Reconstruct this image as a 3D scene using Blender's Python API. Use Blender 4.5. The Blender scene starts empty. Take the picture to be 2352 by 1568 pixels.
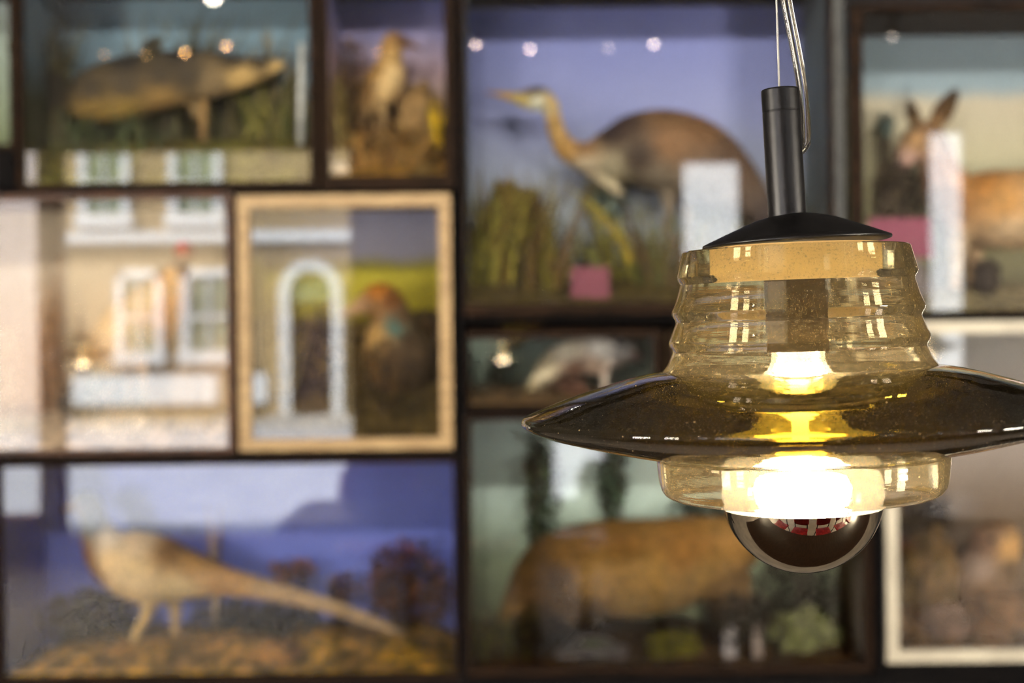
import bpy, bmesh, math, random
from mathutils import Vector, Matrix, noise
random.seed(7)
SC = bpy.context.scene
COL = SC.collection
F = 2352 * 50.0 / 36.0          # focal length in pixels of the 2352x1568 frame
R = math.radians

# ------------------------------------------------------------------ camera
CAMLOC = Vector((0, 0, 1.5))
CAMR = Matrix.Rotation(R(90), 3, 'X') @ Matrix.Rotation(R(-0.6), 3, 'Z')
cam = bpy.data.cameras.new('camera'); camo = bpy.data.objects.new('camera', cam); COL.objects.link(camo)
camo.location = CAMLOC; camo.rotation_euler = CAMR.to_euler()
cam.lens = 50; cam.sensor_width = 36; cam.clip_start = 0.02; cam.clip_end = 200
cam.dof.use_dof = True; cam.dof.focus_distance = 0.735; cam.dof.aperture_fstop = 6.2
cam.dof.aperture_blades = 0
SC.camera = camo

# ------------------------------------------------------------------ world, sun, exposure
w = bpy.data.worlds.new('world'); SC.world = w; w.use_nodes = True
w.node_tree.nodes['Background'].inputs[0].default_value = (0.62, 0.78, 1.0, 1)
w.node_tree.nodes['Background'].inputs[1].default_value = 5.2
sl = bpy.data.lights.new('sun', 'SUN'); sl.energy = 38; sl.color = (1, .96, .88); sl.angle = R(1)
so = bpy.data.objects.new('sun', sl); COL.objects.link(so)
so.rotation_euler = Vector((0.72, -0.42, -0.72)).to_track_quat('-Z', 'Y').to_euler()
vs = SC.view_settings
SC.display_settings.display_device = 'sRGB'
vs.view_transform = 'Standard'; vs.look = 'None'; vs.gamma = 1; vs.use_curve_mapping = False
vs.exposure = 0.0
SPOTP = 120      # watts of each added fill spotlight
FLOORL = 72.0    # glow of the added floor lamps' shades
cy = SC.cycles
cy.use_denoising = True
cy.max_bounces = 14; cy.transmission_bounces = 14; cy.transparent_max_bounces = 20
cy.diffuse_bounces = 2; cy.glossy_bounces = 5
cy.use_adaptive_sampling = True; cy.adaptive_threshold = .13; cy.adaptive_min_samples = 20
cy.use_light_tree = True; cy.denoising_prefilter = 'FAST'; cy.denoising_quality = 'BALANCED'
cy.caustics_reflective = False; cy.caustics_refractive = False
cy.sample_clamp_indirect = 25

# ------------------------------------------------------------------ helpers
def P(u, v, Y):
    d = CAMR @ Vector(((u - 1176) / F, -(v - 784) / F, -1))
    return CAMLOC + d * (Y / d.y)
def S(Y): return Y / F                      # metres per pixel at depth Y
MIR = 3.6                                   # plane of the case glass
def VP(u, v, Yv):                           # the point seen reflected at (u,v), at virtual depth Yv
    p = P(u, v, Yv); return Vector((p.x, 2 * MIR - p.y, p.z))
def lin(c):
    return tuple(((x / 255) / 12.92 if x / 255 <= .04045 else ((x / 255 + .055) / 1.055) ** 2.4) for x in c[:3])

class MB:
    def __init__(s): s.v = []; s.f = []; s.c = []; s.cc = None
    def add(s, vs_, fs, col=None):
        n = len(s.v); s.v += [Vector(p) for p in vs_]; s.f += [[i + n for i in f] for f in fs]
        s.c += [col or s.cc] * len(vs_); return s
    def box(s, a, b, col=None):
        x0, y0, z0 = a; x1, y1, z1 = b
        x0, x1 = min(x0, x1), max(x0, x1); y0, y1 = min(y0, y1), max(y0, y1); z0, z1 = min(z0, z1), max(z0, z1)
        return s.add([(x0,y0,z0),(x1,y0,z0),(x1,y1,z0),(x0,y1,z0),(x0,y0,z1),(x1,y0,z1),(x1,y1,z1),(x0,y1,z1)],
              [(0,3,2,1),(4,5,6,7),(0,1,5,4),(1,2,6,5),(2,3,7,6),(3,0,4,7)], col)
    def loft(s, pts, n=14, up=Vector((0, 1, 0)), col=None):
        # pts: (center, r_in_plane, r_along_up)
        vs_, fs = [], []
        for i, (c, ra, rb) in enumerate(pts):
            a = pts[max(0, i - 1)][0]; b = pts[min(len(pts) - 1, i + 1)][0]
            t = (Vector(b) - Vector(a))
            t = t.normalized() if t.length > 1e-9 else Vector((0, 0, 1))
            u_ = up - t * up.dot(t)
            if u_.length < 1e-4: u_ = Vector((1, 0, 0)) - t * t.x
            u_.normalize(); q = t.cross(u_)
            for k in range(n):
                an = 2 * math.pi * k / n
                vs_.append(Vector(c) + q * (ra * math.cos(an)) + u_ * (rb * math.sin(an)))
        for i in range(len(pts) - 1):
            for k in range(n):
                fs.append((i*n+k, i*n+(k+1) % n, (i+1)*n+(k+1) % n, (i+1)*n+k))
        m = len(vs_); vs_ += [Vector(pts[0][0]), Vector(pts[-1][0])]
        L = (len(pts) - 1) * n
        for k in range(n):
            fs.append((m, (k+1) % n, k)); fs.append((m+1, L+k, L+(k+1) % n))
        return s.add(vs_, fs, col)
    def tube(s, pts, r, n=10, col=None):
        return s.loft([(p, r, r) for p in pts], n, Vector((.13, .97, .2)), col)
    def lathe(s, prof, n=96, closed=False, M=None, col=None):
        # prof: (r,z) list; closed joins the last to the first
        vs_, fs = [], []
        for r, z in prof:
            for k in range(n):
                a = 2 * math.pi * k / n
                p = Vector((r * math.cos(a), r * math.sin(a), z)); vs_.append(M @ p if M else p)
        m = len(prof)
        for i in range(m if closed else m - 1):
            j = (i + 1) % m
            for k in range(n):
                fs.append((i*n+k, i*n+(k+1) % n, j*n+(k+1) % n, j*n+k))
        return s.add(vs_, fs, col)
    def mesh(s, name):
        me = bpy.data.meshes.new(name)
        me.from_pydata([tuple(p) for p in s.v], [], s.f); me.update()
        if any(c for c in s.c):
            at = me.color_attributes.new('Col', 'FLOAT_COLOR', 'POINT')
            for i, c in enumerate(s.c): at.data[i].color = (*(c or (.5, .5, .5)), 1)
        return me
    def build(s, name, mat, parent=None, smooth=False, label=None, weld=False):
        if parent is not None: off = WL[parent.name]
        else:
            xs = [p.x for p in s.v]; ys = [p.y for p in s.v]; zs = [p.z for p in s.v]
            off = Vector(((min(xs)+max(xs))/2, (min(ys)+max(ys))/2, min(zs)))
        s.v = [p - off for p in s.v]
        me = s.mesh(name)
        bm = bmesh.new(); bm.from_mesh(me)
        if weld: bmesh.ops.remove_doubles(bm, verts=bm.verts, dist=1e-6)
        bmesh.ops.recalc_face_normals(bm, faces=bm.faces); bm.to_mesh(me); bm.free()
        o = link(name, me, mat, parent, off)
        if smooth:
            for p in me.polygons: p.use_smooth = True
            if smooth != 'all':
                sh = me
                try: me.set_sharp_from_angle(angle=R(smooth if smooth is not True else 40))
                except Exception: pass
        if label: o['label'] = label
        return o
WL = {}
def link(name, me, mat, parent, off):
    o = bpy.data.objects.new(name, me); COL.objects.link(o)
    if me and mat: me.materials.append(mat)
    if parent is not None: o.parent = parent; WL[o.name] = off
    else: o.location = off; WL[o.name] = Vector(off)
    return o
def tag(o, label=None, cat=None, group=None, kind=None):
    if label: o['label'] = label
    if cat: o['category'] = cat
    if group: o['group'] = group
    if kind: o['kind'] = kind
    return o
def empty(name, loc, label=None, cat=None, group=None, kind=None):
    o = bpy.data.objects.new(name, None); COL.objects.link(o); o.location = loc; WL[o.name] = Vector(loc)
    o.empty_display_size = .05
    return tag(o, label, cat, group, kind)
def copy_tree(o, parent=None):
    c = o.copy(); COL.objects.link(c); c.parent = parent
    for ch in list(o.children): copy_tree(ch, c)
    return c

# ------------------------------------------------------------------ materials
MATS = {}
def BLURRED(n): return True   # relief this fine does not show in the defocused cases
def mat(name, c, c2=None, rough=.6, scale=20, metal=0, bump=0, bscale=None, spec=.5, stretch=None, emis=None, es=0, coat=0):
    if name in MATS: return MATS[name]
    m = bpy.data.materials.new(name); m.use_nodes = True; MATS[name] = m
    nt = m.node_tree; b = nt.nodes['Principled BSDF']
    b.inputs['Roughness'].default_value = rough; b.inputs['Metallic'].default_value = metal
    b.inputs['Specular IOR Level'].default_value = spec; b.inputs['Coat Weight'].default_value = coat
    tc = nt.nodes.new('ShaderNodeTexCoord'); mp = nt.nodes.new('ShaderNodeMapping')
    nt.links.new(tc.outputs['Object'], mp.inputs[0])
    if stretch: mp.inputs['Scale'].default_value = stretch
    nz = nt.nodes.new('ShaderNodeTexNoise'); nz.inputs['Scale'].default_value = scale; nz.inputs['Detail'].default_value = 1
    nt.links.new(mp.outputs[0], nz.inputs[0])
    if c == 'Col':
        at = nt.nodes.new('ShaderNodeAttribute'); at.attribute_name = 'Col'
        mx = nt.nodes.new('ShaderNodeMix'); mx.data_type = 'RGBA'; mx.blend_type = 'MULTIPLY'; mx.inputs[0].default_value = 1
        rp = nt.nodes.new('ShaderNodeValToRGB')
        k0, k1 = c2 or (.65, 1.35)
        rp.color_ramp.elements[0].position = .3; rp.color_ramp.elements[0].color = (k0, k0, k0, 1)
        rp.color_ramp.elements[1].position = .7; rp.color_ramp.elements[1].color = (k1, k1, k1, 1)
        nt.links.new(nz.outputs[0], rp.inputs[0])
        nt.links.new(at.outputs['Color'], mx.inputs[6]); nt.links.new(rp.outputs[0], mx.inputs[7])
        nt.links.new(mx.outputs[2], b.inputs['Base Color'])
    else:
        a, bb = lin(c), lin(c2 or [x * .85 for x in c])
        rp = nt.nodes.new('ShaderNodeValToRGB')
        rp.color_ramp.elements[0].position = .35; rp.color_ramp.elements[0].color = (*bb, 1)
        rp.color_ramp.elements[1].position = .65; rp.color_ramp.elements[1].color = (*a, 1)
        nt.links.new(nz.outputs[0], rp.inputs[0]); nt.links.new(rp.outputs[0], b.inputs['Base Color'])
    if bump and not BLURRED(name):
        n2 = nt.nodes.new('ShaderNodeTexNoise'); n2.inputs['Scale'].default_value = bscale or scale * 4; n2.inputs['Detail'].default_value = 3
        nt.links.new(mp.outputs[0], n2.inputs[0])
        bp = nt.nodes.new('ShaderNodeBump'); bp.inputs['Strength'].default_value = bump; bp.inputs['Distance'].default_value = .01
        nt.links.new(n2.outputs[0], bp.inputs['Height']); nt.links.new(bp.outputs[0], b.inputs['Normal'])
    if emis:
        b.inputs['Emission Color'].default_value = (*emis, 1); b.inputs['Emission Strength'].default_value = es
    return m
def emit(name, col, strength, light=False):
    m = bpy.data.materials.new(name); m.use_nodes = True; nt = m.node_tree; nt.nodes.clear()
    o = nt.nodes.new('ShaderNodeOutputMaterial'); e = nt.nodes.new('ShaderNodeEmission')
    e.inputs[0].default_value = (*col, 1); e.inputs[1].default_value = strength; nt.links.new(e.outputs[0], o.inputs[0])
    if not light: m.cycles.emission_sampling = 'NONE'
    return m
def pane_mat(name, ior, tint=(1, 1, 1)):
    m = bpy.data.materials.new(name); m.use_nodes = True; nt = m.node_tree; nt.nodes.clear()
    o = nt.nodes.new('ShaderNodeOutputMaterial'); mx = nt.nodes.new('ShaderNodeMixShader')
    fr = nt.nodes.new('ShaderNodeFresnel'); fr.inputs[0].default_value = ior
    t = nt.nodes.new('ShaderNodeBsdfTransparent'); t.inputs[0].default_value = (*tint, 1)
    g = nt.nodes.new('ShaderNodeBsdfGlossy'); g.inputs['Roughness'].default_value = 0.0
    nt.links.new(fr.outputs[0], mx.inputs[0]); nt.links.new(t.outputs[0], mx.inputs[1]); nt.links.new(g.outputs[0], mx.inputs[2])
    nt.links.new(mx.outputs[0], o.inputs[0]); return m
GLASS = pane_mat('case_glass', 1.62)
WGLASS = pane_mat('window_glass', 1.3)
M_DARKWOOD = mat('dark_stained_wood', (40, 27, 18), (24, 17, 12), .8, 12, stretch=(1, 8, 8), bump=.1, spec=.06)
M_REDWOOD = mat('red_brown_wood', (78, 46, 25), (46, 27, 16), .5, 12, stretch=(1, 8, 8), bump=.1, spec=.25)
M_BLACKSTEEL = mat('blackened_steel', (17, 15, 14), (12, 11, 11), .85, 30, spec=.04)
M_GREYSTEEL = mat('grey_steel', (70, 70, 66), (54, 54, 52), .5, 30, spec=.2)
M_PALEWOOD = mat('pale_gilt_wood', (158, 130, 86), (134, 106, 66), .5, 14, stretch=(1, 6, 6), bump=.1)
M_CREAM = mat('cream_paint', (186, 176, 152), (168, 158, 136), .5, 10)
M_FUR = mat('fur', 'Col', (.7, 1.25), .85, 55, bump=.5, bscale=160, spec=.2)
M_FEATHER = mat('feathers', 'Col', (.72, 1.25), .75, 70, bump=.35, bscale=120, spec=.25)
M_SCALE = mat('fish_skin', 'Col', (.8, 1.2), .7, 90, spec=.12)
M_LEAF = mat('dried_leaf', 'Col', (.7, 1.3), .7, 30, spec=.3)
M_GROUND = mat('groundwork', 'Col', (.6, 1.4), .9, 40, bump=.6, bscale=90, spec=.15)
M_ROCK = mat('rock', 'Col', (.7, 1.3), .85, 25, bump=.5, bscale=60, spec=.2)
M_EYE = mat('glass_eye', (20, 14, 8), (14, 10, 6), .05, 10)

# ------------------------------------------------------------------ room shell
def sl_box(name, a, b, m, kind='structure'):
    o = MB().box(a, b).build(name, m); o['kind'] = kind; return o
M_FLOOR = mat('pale_stone_floor', (128, 118, 108), (112, 104, 96), .5, 3)
M_CEIL = mat('ceiling_paint', (84, 82, 82), (72, 70, 70), .9, 5)
M_WALL = mat('wall_paint', (78, 70, 66), (66, 60, 58), .9, 5)
M_BACK = mat('back_wall_paint', (34, 30, 28), (26, 24, 22), .9, 5)
XL, XR, YF, YB, ZC = -8.2, 8.4, -2.5, 4.25, 3.45
sl_box('floor', (XL-.2, YF-.2, -.12), (XR+.2, YB+.2, 0), M_FLOOR)
sl_box('ceiling', (XL-.2, YF-.2, ZC), (XR+.2, YB+.2, ZC+.25), M_CEIL)
sl_box('wall_left', (XL-.2, YF, 0), (XL, YB, ZC), M_WALL)
sl_box('wall_right', (XR, YF, 0), (XR+.2, YB, ZC), M_WALL)
sl_box('wall_back', (XL, YB, 0), (XR, YB+.2, ZC), M_BACK)
# shop front behind the camera with the windows mirrored in the case glass and some added ones
YV = 2 * MIR - YF
def opening(u0, v0, u1, v1):
    vm, um = (v0+v1)/2, (u0+u1)/2
    return (VP(u0, vm, YV).x, VP(um, v1, YV).z, VP(u1, vm, YV).x, VP(um, v0, YV).z)
OPEN = [opening(-150, 335, 92, 1195), opening(132, 335, 815, 1240), opening(1562, 360, 1712, 650),
        opening(2132, 290, 2232, 860), opening(1262, 1000, 1400, 1240),
        (3.75, .2, 5.7, 2.85), (5.85, .2, 7.9, 2.85), (-5.6, .2, -4.15, 2.85), (-7.7, .2, -5.75, 2.85)]  # windows on this line are added out of view for more daylight
xs = sorted({XL, XR, *[o[0] for o in OPEN], *[o[2] for o in OPEN]}); zs = sorted({0, ZC, *[o[1] for o in OPEN], *[o[3] for o in OPEN]})
wf = MB()
for i in range(len(xs)-1):
    for j in range(len(zs)-1):
        cx, cz = (xs[i]+xs[i+1])/2, (zs[j]+zs[j+1])/2
        if not any(o[0] < cx < o[2] and o[1] < cz < o[3] for o in OPEN):
            wf.box((xs[i], YF-.2, zs[j]), (xs[i+1], YF, zs[j+1]))
o = wf.build('wall_front', M_WALL); o['kind'] = 'structure'
M_WFRAME = mat('window_frame_paint', (120, 84, 52), (96, 66, 40), .5, 12)
bars = [1, 1, 1, 2, 1]
for i, (x0, z0, x1, z1) in enumerate(OPEN):
    e = empty('window_%d' % (i+1), ((x0+x1)/2, YF-.1, z0), kind='structure')
    f = MB(); t = .03
    f.box((x0, YF-.13, z0), (x0+t, YF-.05, z1)).box((x1-t, YF-.13, z0), (x1, YF-.05, z1))
    f.box((x0, YF-.13, z0), (x1, YF-.05, z0+t)).box((x0, YF-.13, z1-t), (x1, YF-.05, z1))
    f.build('window_frame', M_WFRAME, e)
    MB().box((x0+t, YF-.094, z0+t), (x1-t, YF-.09, z1-t)).build('pane', WGLASS, e)
    pl = bpy.data.lights.new('window_portal', 'AREA'); pl.shape = 'RECTANGLE'; pl.size = x1-x0; pl.size_y = z1-z0
    pl.cycles.is_portal = True
    po = bpy.data.objects.new('window_portal', pl); COL.objects.link(po)
    po.location = ((x0+x1)/2, YF-.22, (z0+z1)/2); po.rotation_euler = (R(90), 0, R(0))
    po.rotation_euler = Vector((0, 1, 0)).to_track_quat('-Z', 'Y').to_euler()

# ------------------------------------------------------------------ street and houses outside
YHV = 30.0; YH = 2*MIR - YHV
M_ROAD = mat('road', (196, 194, 196), (172, 172, 178), .9, 3)
M_PAVE = mat('pavement', (198, 192, 184), (180, 175, 168), .9, 4)
sl_box('road', (-40, YH+3.2, -.25), (40, YF-2.4, -.12), M_ROAD)
sl_box('pavement_near', (-40, YF-2.4, -.25), (40, YF-.2, -.02), M_PAVE)
sl_box('pavement_far', (-40, YH-1, -.25), (40, YH+3.2, 0.0), M_PAVE)
M_BRICK = mat('yellow_stock_brick', (186, 162, 122), (162, 138, 102), .9, 9)
M_STUCCO = mat('white_stucco', (238, 238, 236), (226, 226, 224), .9, 3)
M_PINK = mat('pale_pink_stucco', (214, 198, 190), (204, 188, 178), .9, 3)
M_WHITE = mat('white_gloss_paint', (245, 245, 243), (238, 238, 236), .5, 5)
M_HGLASS = mat('house_window_glass', (120, 132, 108), (150, 160, 132), .1, 2)
M_DOOR = mat('dark_plum_door', (52, 36, 44), (40, 28, 34), .4, 4)
M_SLATE = mat('roof_slate', (88, 90, 98), (70, 72, 80), .8, 5)
def hx(u): return VP(u, 784, YHV).x
def hz(v): return VP(480, v, YHV).z
def house(name, label, u0, u1, m):
    e = empty(name, ((hx(u0)+hx(u1))/2, YH-2, 0), label, 'house')
    MB().box((hx(u0), YH-5, 0), (hx(u1)-.02, YH, 9.0)).build('facade_wall', m, e)
    r = MB(); a, b = hx(u0), hx(u1)-.02
    r.add([(a, YH+.3, 9), (b, YH+.3, 9), (b, YH-5.2, 9), (a, YH-5.2, 9), (a, YH-2.5, 11), (b, YH-2.5, 11)],
          [(0,1,5,4), (2,3,4,5), (0,4,3), (1,2,5), (0,3,2,1)]); r.build('roof', M_SLATE, e)
    return e
def sash(e, u0, v0, u1, v1, surround=12):
    x0, x1, z0, z1 = hx(u0), hx(u1), hz(v1), hz(v0); t = surround/109
    f = MB()
    f.box((x0, YH, z0), (x0+t, YH+.09, z1)).box((x1-t, YH, z0), (x1, YH+.09, z1)).box((x0, YH, z1-t), (x1, YH+.09, z1))
    f.box((x0-.06, YH, z0), (x1+.06, YH+.18, z0+t*1.7))
    o = f.build('window_surround', M_WHITE, e)
    MB().box((x0+t, YH, z0+t*1.7), (x1-t, YH+.03, z1-t)).build('pane', M_HGLASS, o)
    g = MB(); xm, zm = (x0+x1)/2, (z0+z1)/2
    g.box((xm-.025, YH+.03, z0+t), (xm+.025, YH+.06, z1-t)).box((x0+t, YH+.03, zm-.04), (x1-t, YH+.06, zm+.04))
    g.build('glazing_bar', M_WHITE, o)
hb = house('brick_house', 'yellow brick terraced house with white sash windows across the street', 112, 900, M_BRICK)
for (a, b, c, d) in ((186, 318, 302, 522), (392, 318, 514, 522), (268, 618, 376, 836), (418, 618, 545, 836)):
    sash(hb, a, b, c, d, 18)
MB().box((hx(112), YH, hz(556)), (hx(900), YH+.12, hz(532))).build('string_course', M_WHITE, hb)
ar = MB(); cxp, rp_ = hx(716), 60/109; zc = hz(672)
for s_ in (-1, 1):
    ar.box((cxp+s_*rp_-.11, YH, 0), (cxp+s_*rp_+.11, YH+.15, zc))
for k in range(12):
    a0, a1 = math.pi*k/12, math.pi*(k+1)/12
    q = []
    for yy in (YH, YH+.15):
        for rr in (rp_-.11, rp_+.11):
            for aa in (a0, a1): q.append((cxp+rr*math.cos(aa), yy, zc+rr*math.sin(aa)))
    ar.add(q, [(0,1,3,2), (4,6,7,5), (0,4,5,1), (2,3,7,6), (0,2,6,4), (1,5,7,3)])
ar.build('door_arch', M_WHITE, hb)
MB().box((cxp-rp_+.1, YH, 0), (cxp+rp_-.1, YH+.05, zc-.25)).build('door_panel', M_DOOR, hb)
MB().box((cxp-rp_+.1, YH, zc-.2), (cxp+rp_-.1, YH+.05, zc+.25)).build('fanlight', M_HGLASS, hb)
house('white_house', 'white stuccoed house beside the yellow brick house across the street', 905, 2700, M_STUCCO)
house('pink_house', 'pale pink stuccoed house at the end of the terrace across the street', -900, 106, M_PINK)
for (a, b, lab) in ((236, 532, 'long low white garden wall before the brick house'), (585, 640, 'short low white garden wall beside the arched door')):
    MB().box((hx(a), YH+1.6, 0), (hx(b), YH+1.85, hz(862))).build('garden_wall', M_BRICK)
    gw = list(COL.objects)[-1]; tag(gw, lab, 'wall')
    MB().box((hx(a)-.05, YH+1.5, hz(918)), (hx(b)+.05, YH+1.95, hz(856))).build('white_panel', M_WHITE, gw)
rl = empty('iron_railing', (hx(195), YH+1.7, 0), 'black iron railing standing before the brick house', 'railing')
for k in range(9):
    x = hx(160+k*9); MB().box((x-.015, YH+1.7, 0), (x+.015, YH+1.73, hz(872))).build('baluster', M_BLACKSTEEL, rl)
MB().box((hx(158), YH+1.69, hz(874)), (hx(234), YH+1.74, hz(868))).build('top_rail', M_BLACKSTEEL, rl)

# ------------------------------------------------------------------ rack carrying the cases
def rect(u0, v0, u1, v1, Y=MIR):
    vm, um = (v0+v1)/2, (u0+u1)/2
    return P(u0, vm, Y).x, P(um, v1, Y).z, P(u1, vm, Y).x, P(um, v0, Y).z
DEP = .32
rk = empty('display_rack', (0, MIR+.15, 0), 'black steel rack that carries the wall of glass display cases', 'rack')
def upright(u0, u1, v0=-300, m=M_BLACKSTEEL, v1=None):
    x0, x1 = P(u0, 784, MIR).x, P(u1, 784, MIR).x
    z1 = P(1176, v0, MIR).z; z0 = 0 if v1 is None else P(1176, v1, MIR).z
    MB().box((x0, MIR-.02, z0), (x1, MIR+DEP+.03, z1)).build('upright', m, rk)
def shelf(u0, u1, v0, v1):
    x0, z0, x1, z1 = rect(u0, v0, u1, v1)
    MB().box((x0, MIR-.015, z0), (x1, MIR+DEP+.03, z1)).build('shelf', M_BLACKSTEEL, rk)
upright(1052, 1064); upright(1918, 1940, m=M_GREYSTEEL, v1=722); upright(-420, -405); upright(2680, 2700)
upright(2003, 2021, v0=735); 
shelf(-404, 1051, 437, 444); shelf(-404, 1051, 1043, 1053); shelf(-404, 1051, 1564, 1590)
shelf(1066, 2678, 722, 732); shelf(1066, 2002, 941, 949); shelf(1066, 2678, 1546, 1572)
shelf(-404, 1051, -300, -290); shelf(1066, 2678, -300, -290)

# ------------------------------------------------------------------ display cases
def painted(name, cols, mott=.12, scale=6):
    """hand-painted backboard: bands of paint bottom to top (fraction, colour) with mottling"""
    m = bpy.data.materials.new(name); m.use_nodes = True; nt = m.node_tree; b = nt.nodes['Principled BSDF']
    b.inputs['Roughness'].default_value = .8; b.inputs['Specular IOR Level'].default_value = .2
    tc = nt.nodes.new('ShaderNodeTexCoord'); sp = nt.nodes.new('ShaderNodeSeparateXYZ'); nt.links.new(tc.outputs['Generated'], sp.inputs[0])
    nz = nt.nodes.new('ShaderNodeTexNoise'); nz.inputs['Scale'].default_value = scale; nt.links.new(tc.outputs['Object'], nz.inputs[0])
    ad = nt.nodes.new('ShaderNodeMath'); ad.operation = 'MULTIPLY_ADD'; ad.inputs[1].default_value = mott; nt.links.new(nz.outputs[0], ad.inputs[0])
    sb = nt.nodes.new('ShaderNodeMath'); sb.operation = 'SUBTRACT'; sb.inputs[1].default_value = mott/2
    nt.links.new(sp.outputs[2], sb.inputs[0]); nt.links.new(sb.outputs[0], ad.inputs[2])
    rp = nt.nodes.new('ShaderNodeValToRGB'); nt.links.new(ad.outputs[0], rp.inputs[0]); nt.links.new(rp.outputs[0], b.inputs['Base Color'])
    el = rp.color_ramp.elements
    while len(el) < len(cols): el.new(.5)
    for i, (f, c) in enumerate(cols): el[i].position = f; el[i].color = (*lin(c), 1)
    return m
CASES = {}
def case(key, label, u0, v0, u1, v1, fr, fmat, bmat, smat=None, depth=DEP, rot=0, base=0):
    x0, z0, x1, z1 = rect(u0, v0, u1, v1); k = S(MIR); l, t, r_, b_ = [q*k for q in fr]
    X0, X1, Z0, Z1 = x0-l, x1+r_, z0-b_, z1+t
    zb = Z0 - base*k
    e = empty('display_case', ((X0+X1)/2, MIR+.15, zb), label, 'display case', 'glass display cases on the rack')
    y0, y1, th = MIR+.006, MIR+depth, .008
    smat = smat or bmat
    MB().box((X0+.001, y1-th, Z0), (X1-.001, y1, Z1)).build('backboard', bmat, e)
    MB().box((X0, y0, Z0), (X0+min(l, .012), y1-th, Z1)).build('side_panel', smat, e)
    MB().box((X1-min(r_, .012), y0, Z0), (X1, y1-th, Z1)).build('side_panel', smat, e)
    MB().box((X0+.012, y0, Z0), (X1-.012, y1-th, Z0+min(b_, .012))).build('bottom_panel', fmat, e)
    MB().box((X0+.012, y0, Z1-min(t, .012)), (X1-.012, y1-th, Z1)).build('top_panel', fmat, e)
    f0, f1 = MIR-.016, MIR+.006
    MB().box((X0, f0, Z0), (x0, f1, Z1)).build('frame_rail', fmat, e)
    MB().box((x1, f0, Z0), (X1, f1, Z1)).build('frame_rail', fmat, e)
    MB().box((x0, f0, Z0), (x1, f1, z0)).build('frame_rail', fmat, e)
    MB().box((x0, f0, z1), (x1, f1, Z1)).build('frame_rail', fmat, e)
    MB().box((x0, MIR-.002, z0), (x1, MIR+.001, z1)).build('glass_pane', GLASS, e)
    if base: MB().box((X0+.004, MIR-.005, zb), (X1-.004, y1, Z0)).build('plinth', M_BLACKSTEEL, e)
    e.rotation_euler.z = rot
    CASES[key] = dict(e=e, x0=x0, x1=x1, z0=z0, z1=z1, y0=MIR+.012, y1=y1-th)
    return e
def flat(name, c, c2=None, scale=4): return mat(name, c, c2, .85, scale, spec=.2)

BLUE5 = painted('blue_backboard', [(0, (112, 122, 190)), (.5, (110, 124, 204)), (1, (112, 124, 200))])
BLUE6 = painted('heron_backboard', [(0, (150, 160, 150)), (.35, (176, 184, 190)), (.62, (150, 156, 196)), (1, (116, 124, 184))])
BLUE2 = painted('violet_backboard', [(0, (140, 110, 60)), (.45, (190, 164, 124)), (.62, (206, 180, 186)), (.8, (150, 146, 186)), (1, (96, 104, 164))])
GREY1 = painted('grey_blue_backboard', [(0, (84, 88, 44)), (.42, (92, 98, 70)), (.6, (118, 142, 152)), (1, (110, 138, 152))])
BEIGE3 = painted('beige_backboard', [(0, (150, 126, 96)), (.4, (176, 146, 112)), (.7, (182, 164, 138)), (1, (170, 156, 132))])
FIELD4 = painted('field_backboard', [(0, (74, 58, 26)), (.5, (96, 74, 30)), (.56, (176, 158, 40)), (.74, (170, 160, 52)), (.8, (172, 170, 186)), (1, (160, 162, 190))], .1)
SAGE7 = painted('sage_backboard', [(0, (150, 166, 142)), (1, (182, 202, 190))])
SAGE8 = painted('pale_sage_backboard', [(0, (110, 116, 78)), (.35, (180, 196, 158)), (.6, (206, 228, 212)), (1, (206, 226, 222))])
CREAM9 = painted('cream_landscape_backboard', [(0, (120, 116, 92)), (.3, (176, 172, 128)), (.5, (192, 186, 150)), (.75, (196, 186, 160)), (.8, (146, 164, 170)), (1, (132, 150, 160))], .05)
GREY10 = painted('grey_brown_backboard', [(0, (96, 74, 46)), (.4, (130, 112, 92)), (.6, (164, 152, 140)), (1, (160, 160, 154))])
PALE0 = painted('pale_green_backboard', [(0, (120, 130, 84)), (1, (150, 164, 160))])
case('c0', 'display case with pale green backboard, cut off by the upper frame edge', -380, -60, 26, 335, (12, 12, 10, 12), M_DARKWOOD, PALE0, base=88)
case('c1', 'dark wooden display case holding the mounted fish among reeds', 54, -70, 712, 420, (12, 12, 18, 15), M_DARKWOOD, GREY1)
case('c2', 'narrow dark wooden display case holding the small brown wader', 754, -70, 1022, 404, (16, 12, 20, 31), M_DARKWOOD, BLUE2)
case('c3', 'red brown display case holding the tan game bird', -260, 459, 524, 1032, (12, 12, 13, 10), M_REDWOOD, BEIGE3)
case('c4', 'display case with pale gilt frame holding the brown duck', 578, 476, 1010, 1006, (28, 28, 28, 26), M_PALEWOOD, FIELD4, base=10)
case('c5', 'wide dark display case with blue backboard holding the pheasant', 6, 1066, 1044, 1550, (10, 10, 6, 12), M_DARKWOOD, BLUE5)
case('c6', 'large dark display case with blue backboard holding the heron', 1070, -50, 1902, 694, (7, 12, 12, 26), M_DARKWOOD, BLUE6, flat('grey_teal_side', (122, 136, 134)))
case('c7', 'low dark display case holding the cream stoat under the heron', 1074, 776, 1496, 928, (5, 18, 18, 10), M_DARKWOOD, SAGE7, rot=.035)
case('c7b', 'low dark display case with plain tan backboard behind the glass lamp', 1550, 776, 1984, 928, (14, 18, 14, 10), M_DARKWOOD, flat('tan_board', (150, 124, 90)))
case('c8', 'large dark display case with sage backboard holding the brown badger', 1077, 960, 1984, 1528, (7, 8, 14, 16), M_DARKWOOD, SAGE8, flat('brown_side', (112, 94, 66)))
case('c9', 'dark display case with cream painted backboard holding the young deer', 1980, 24, 2640, 712, (28, 14, 20, 8), M_DARKWOOD, CREAM9)
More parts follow.
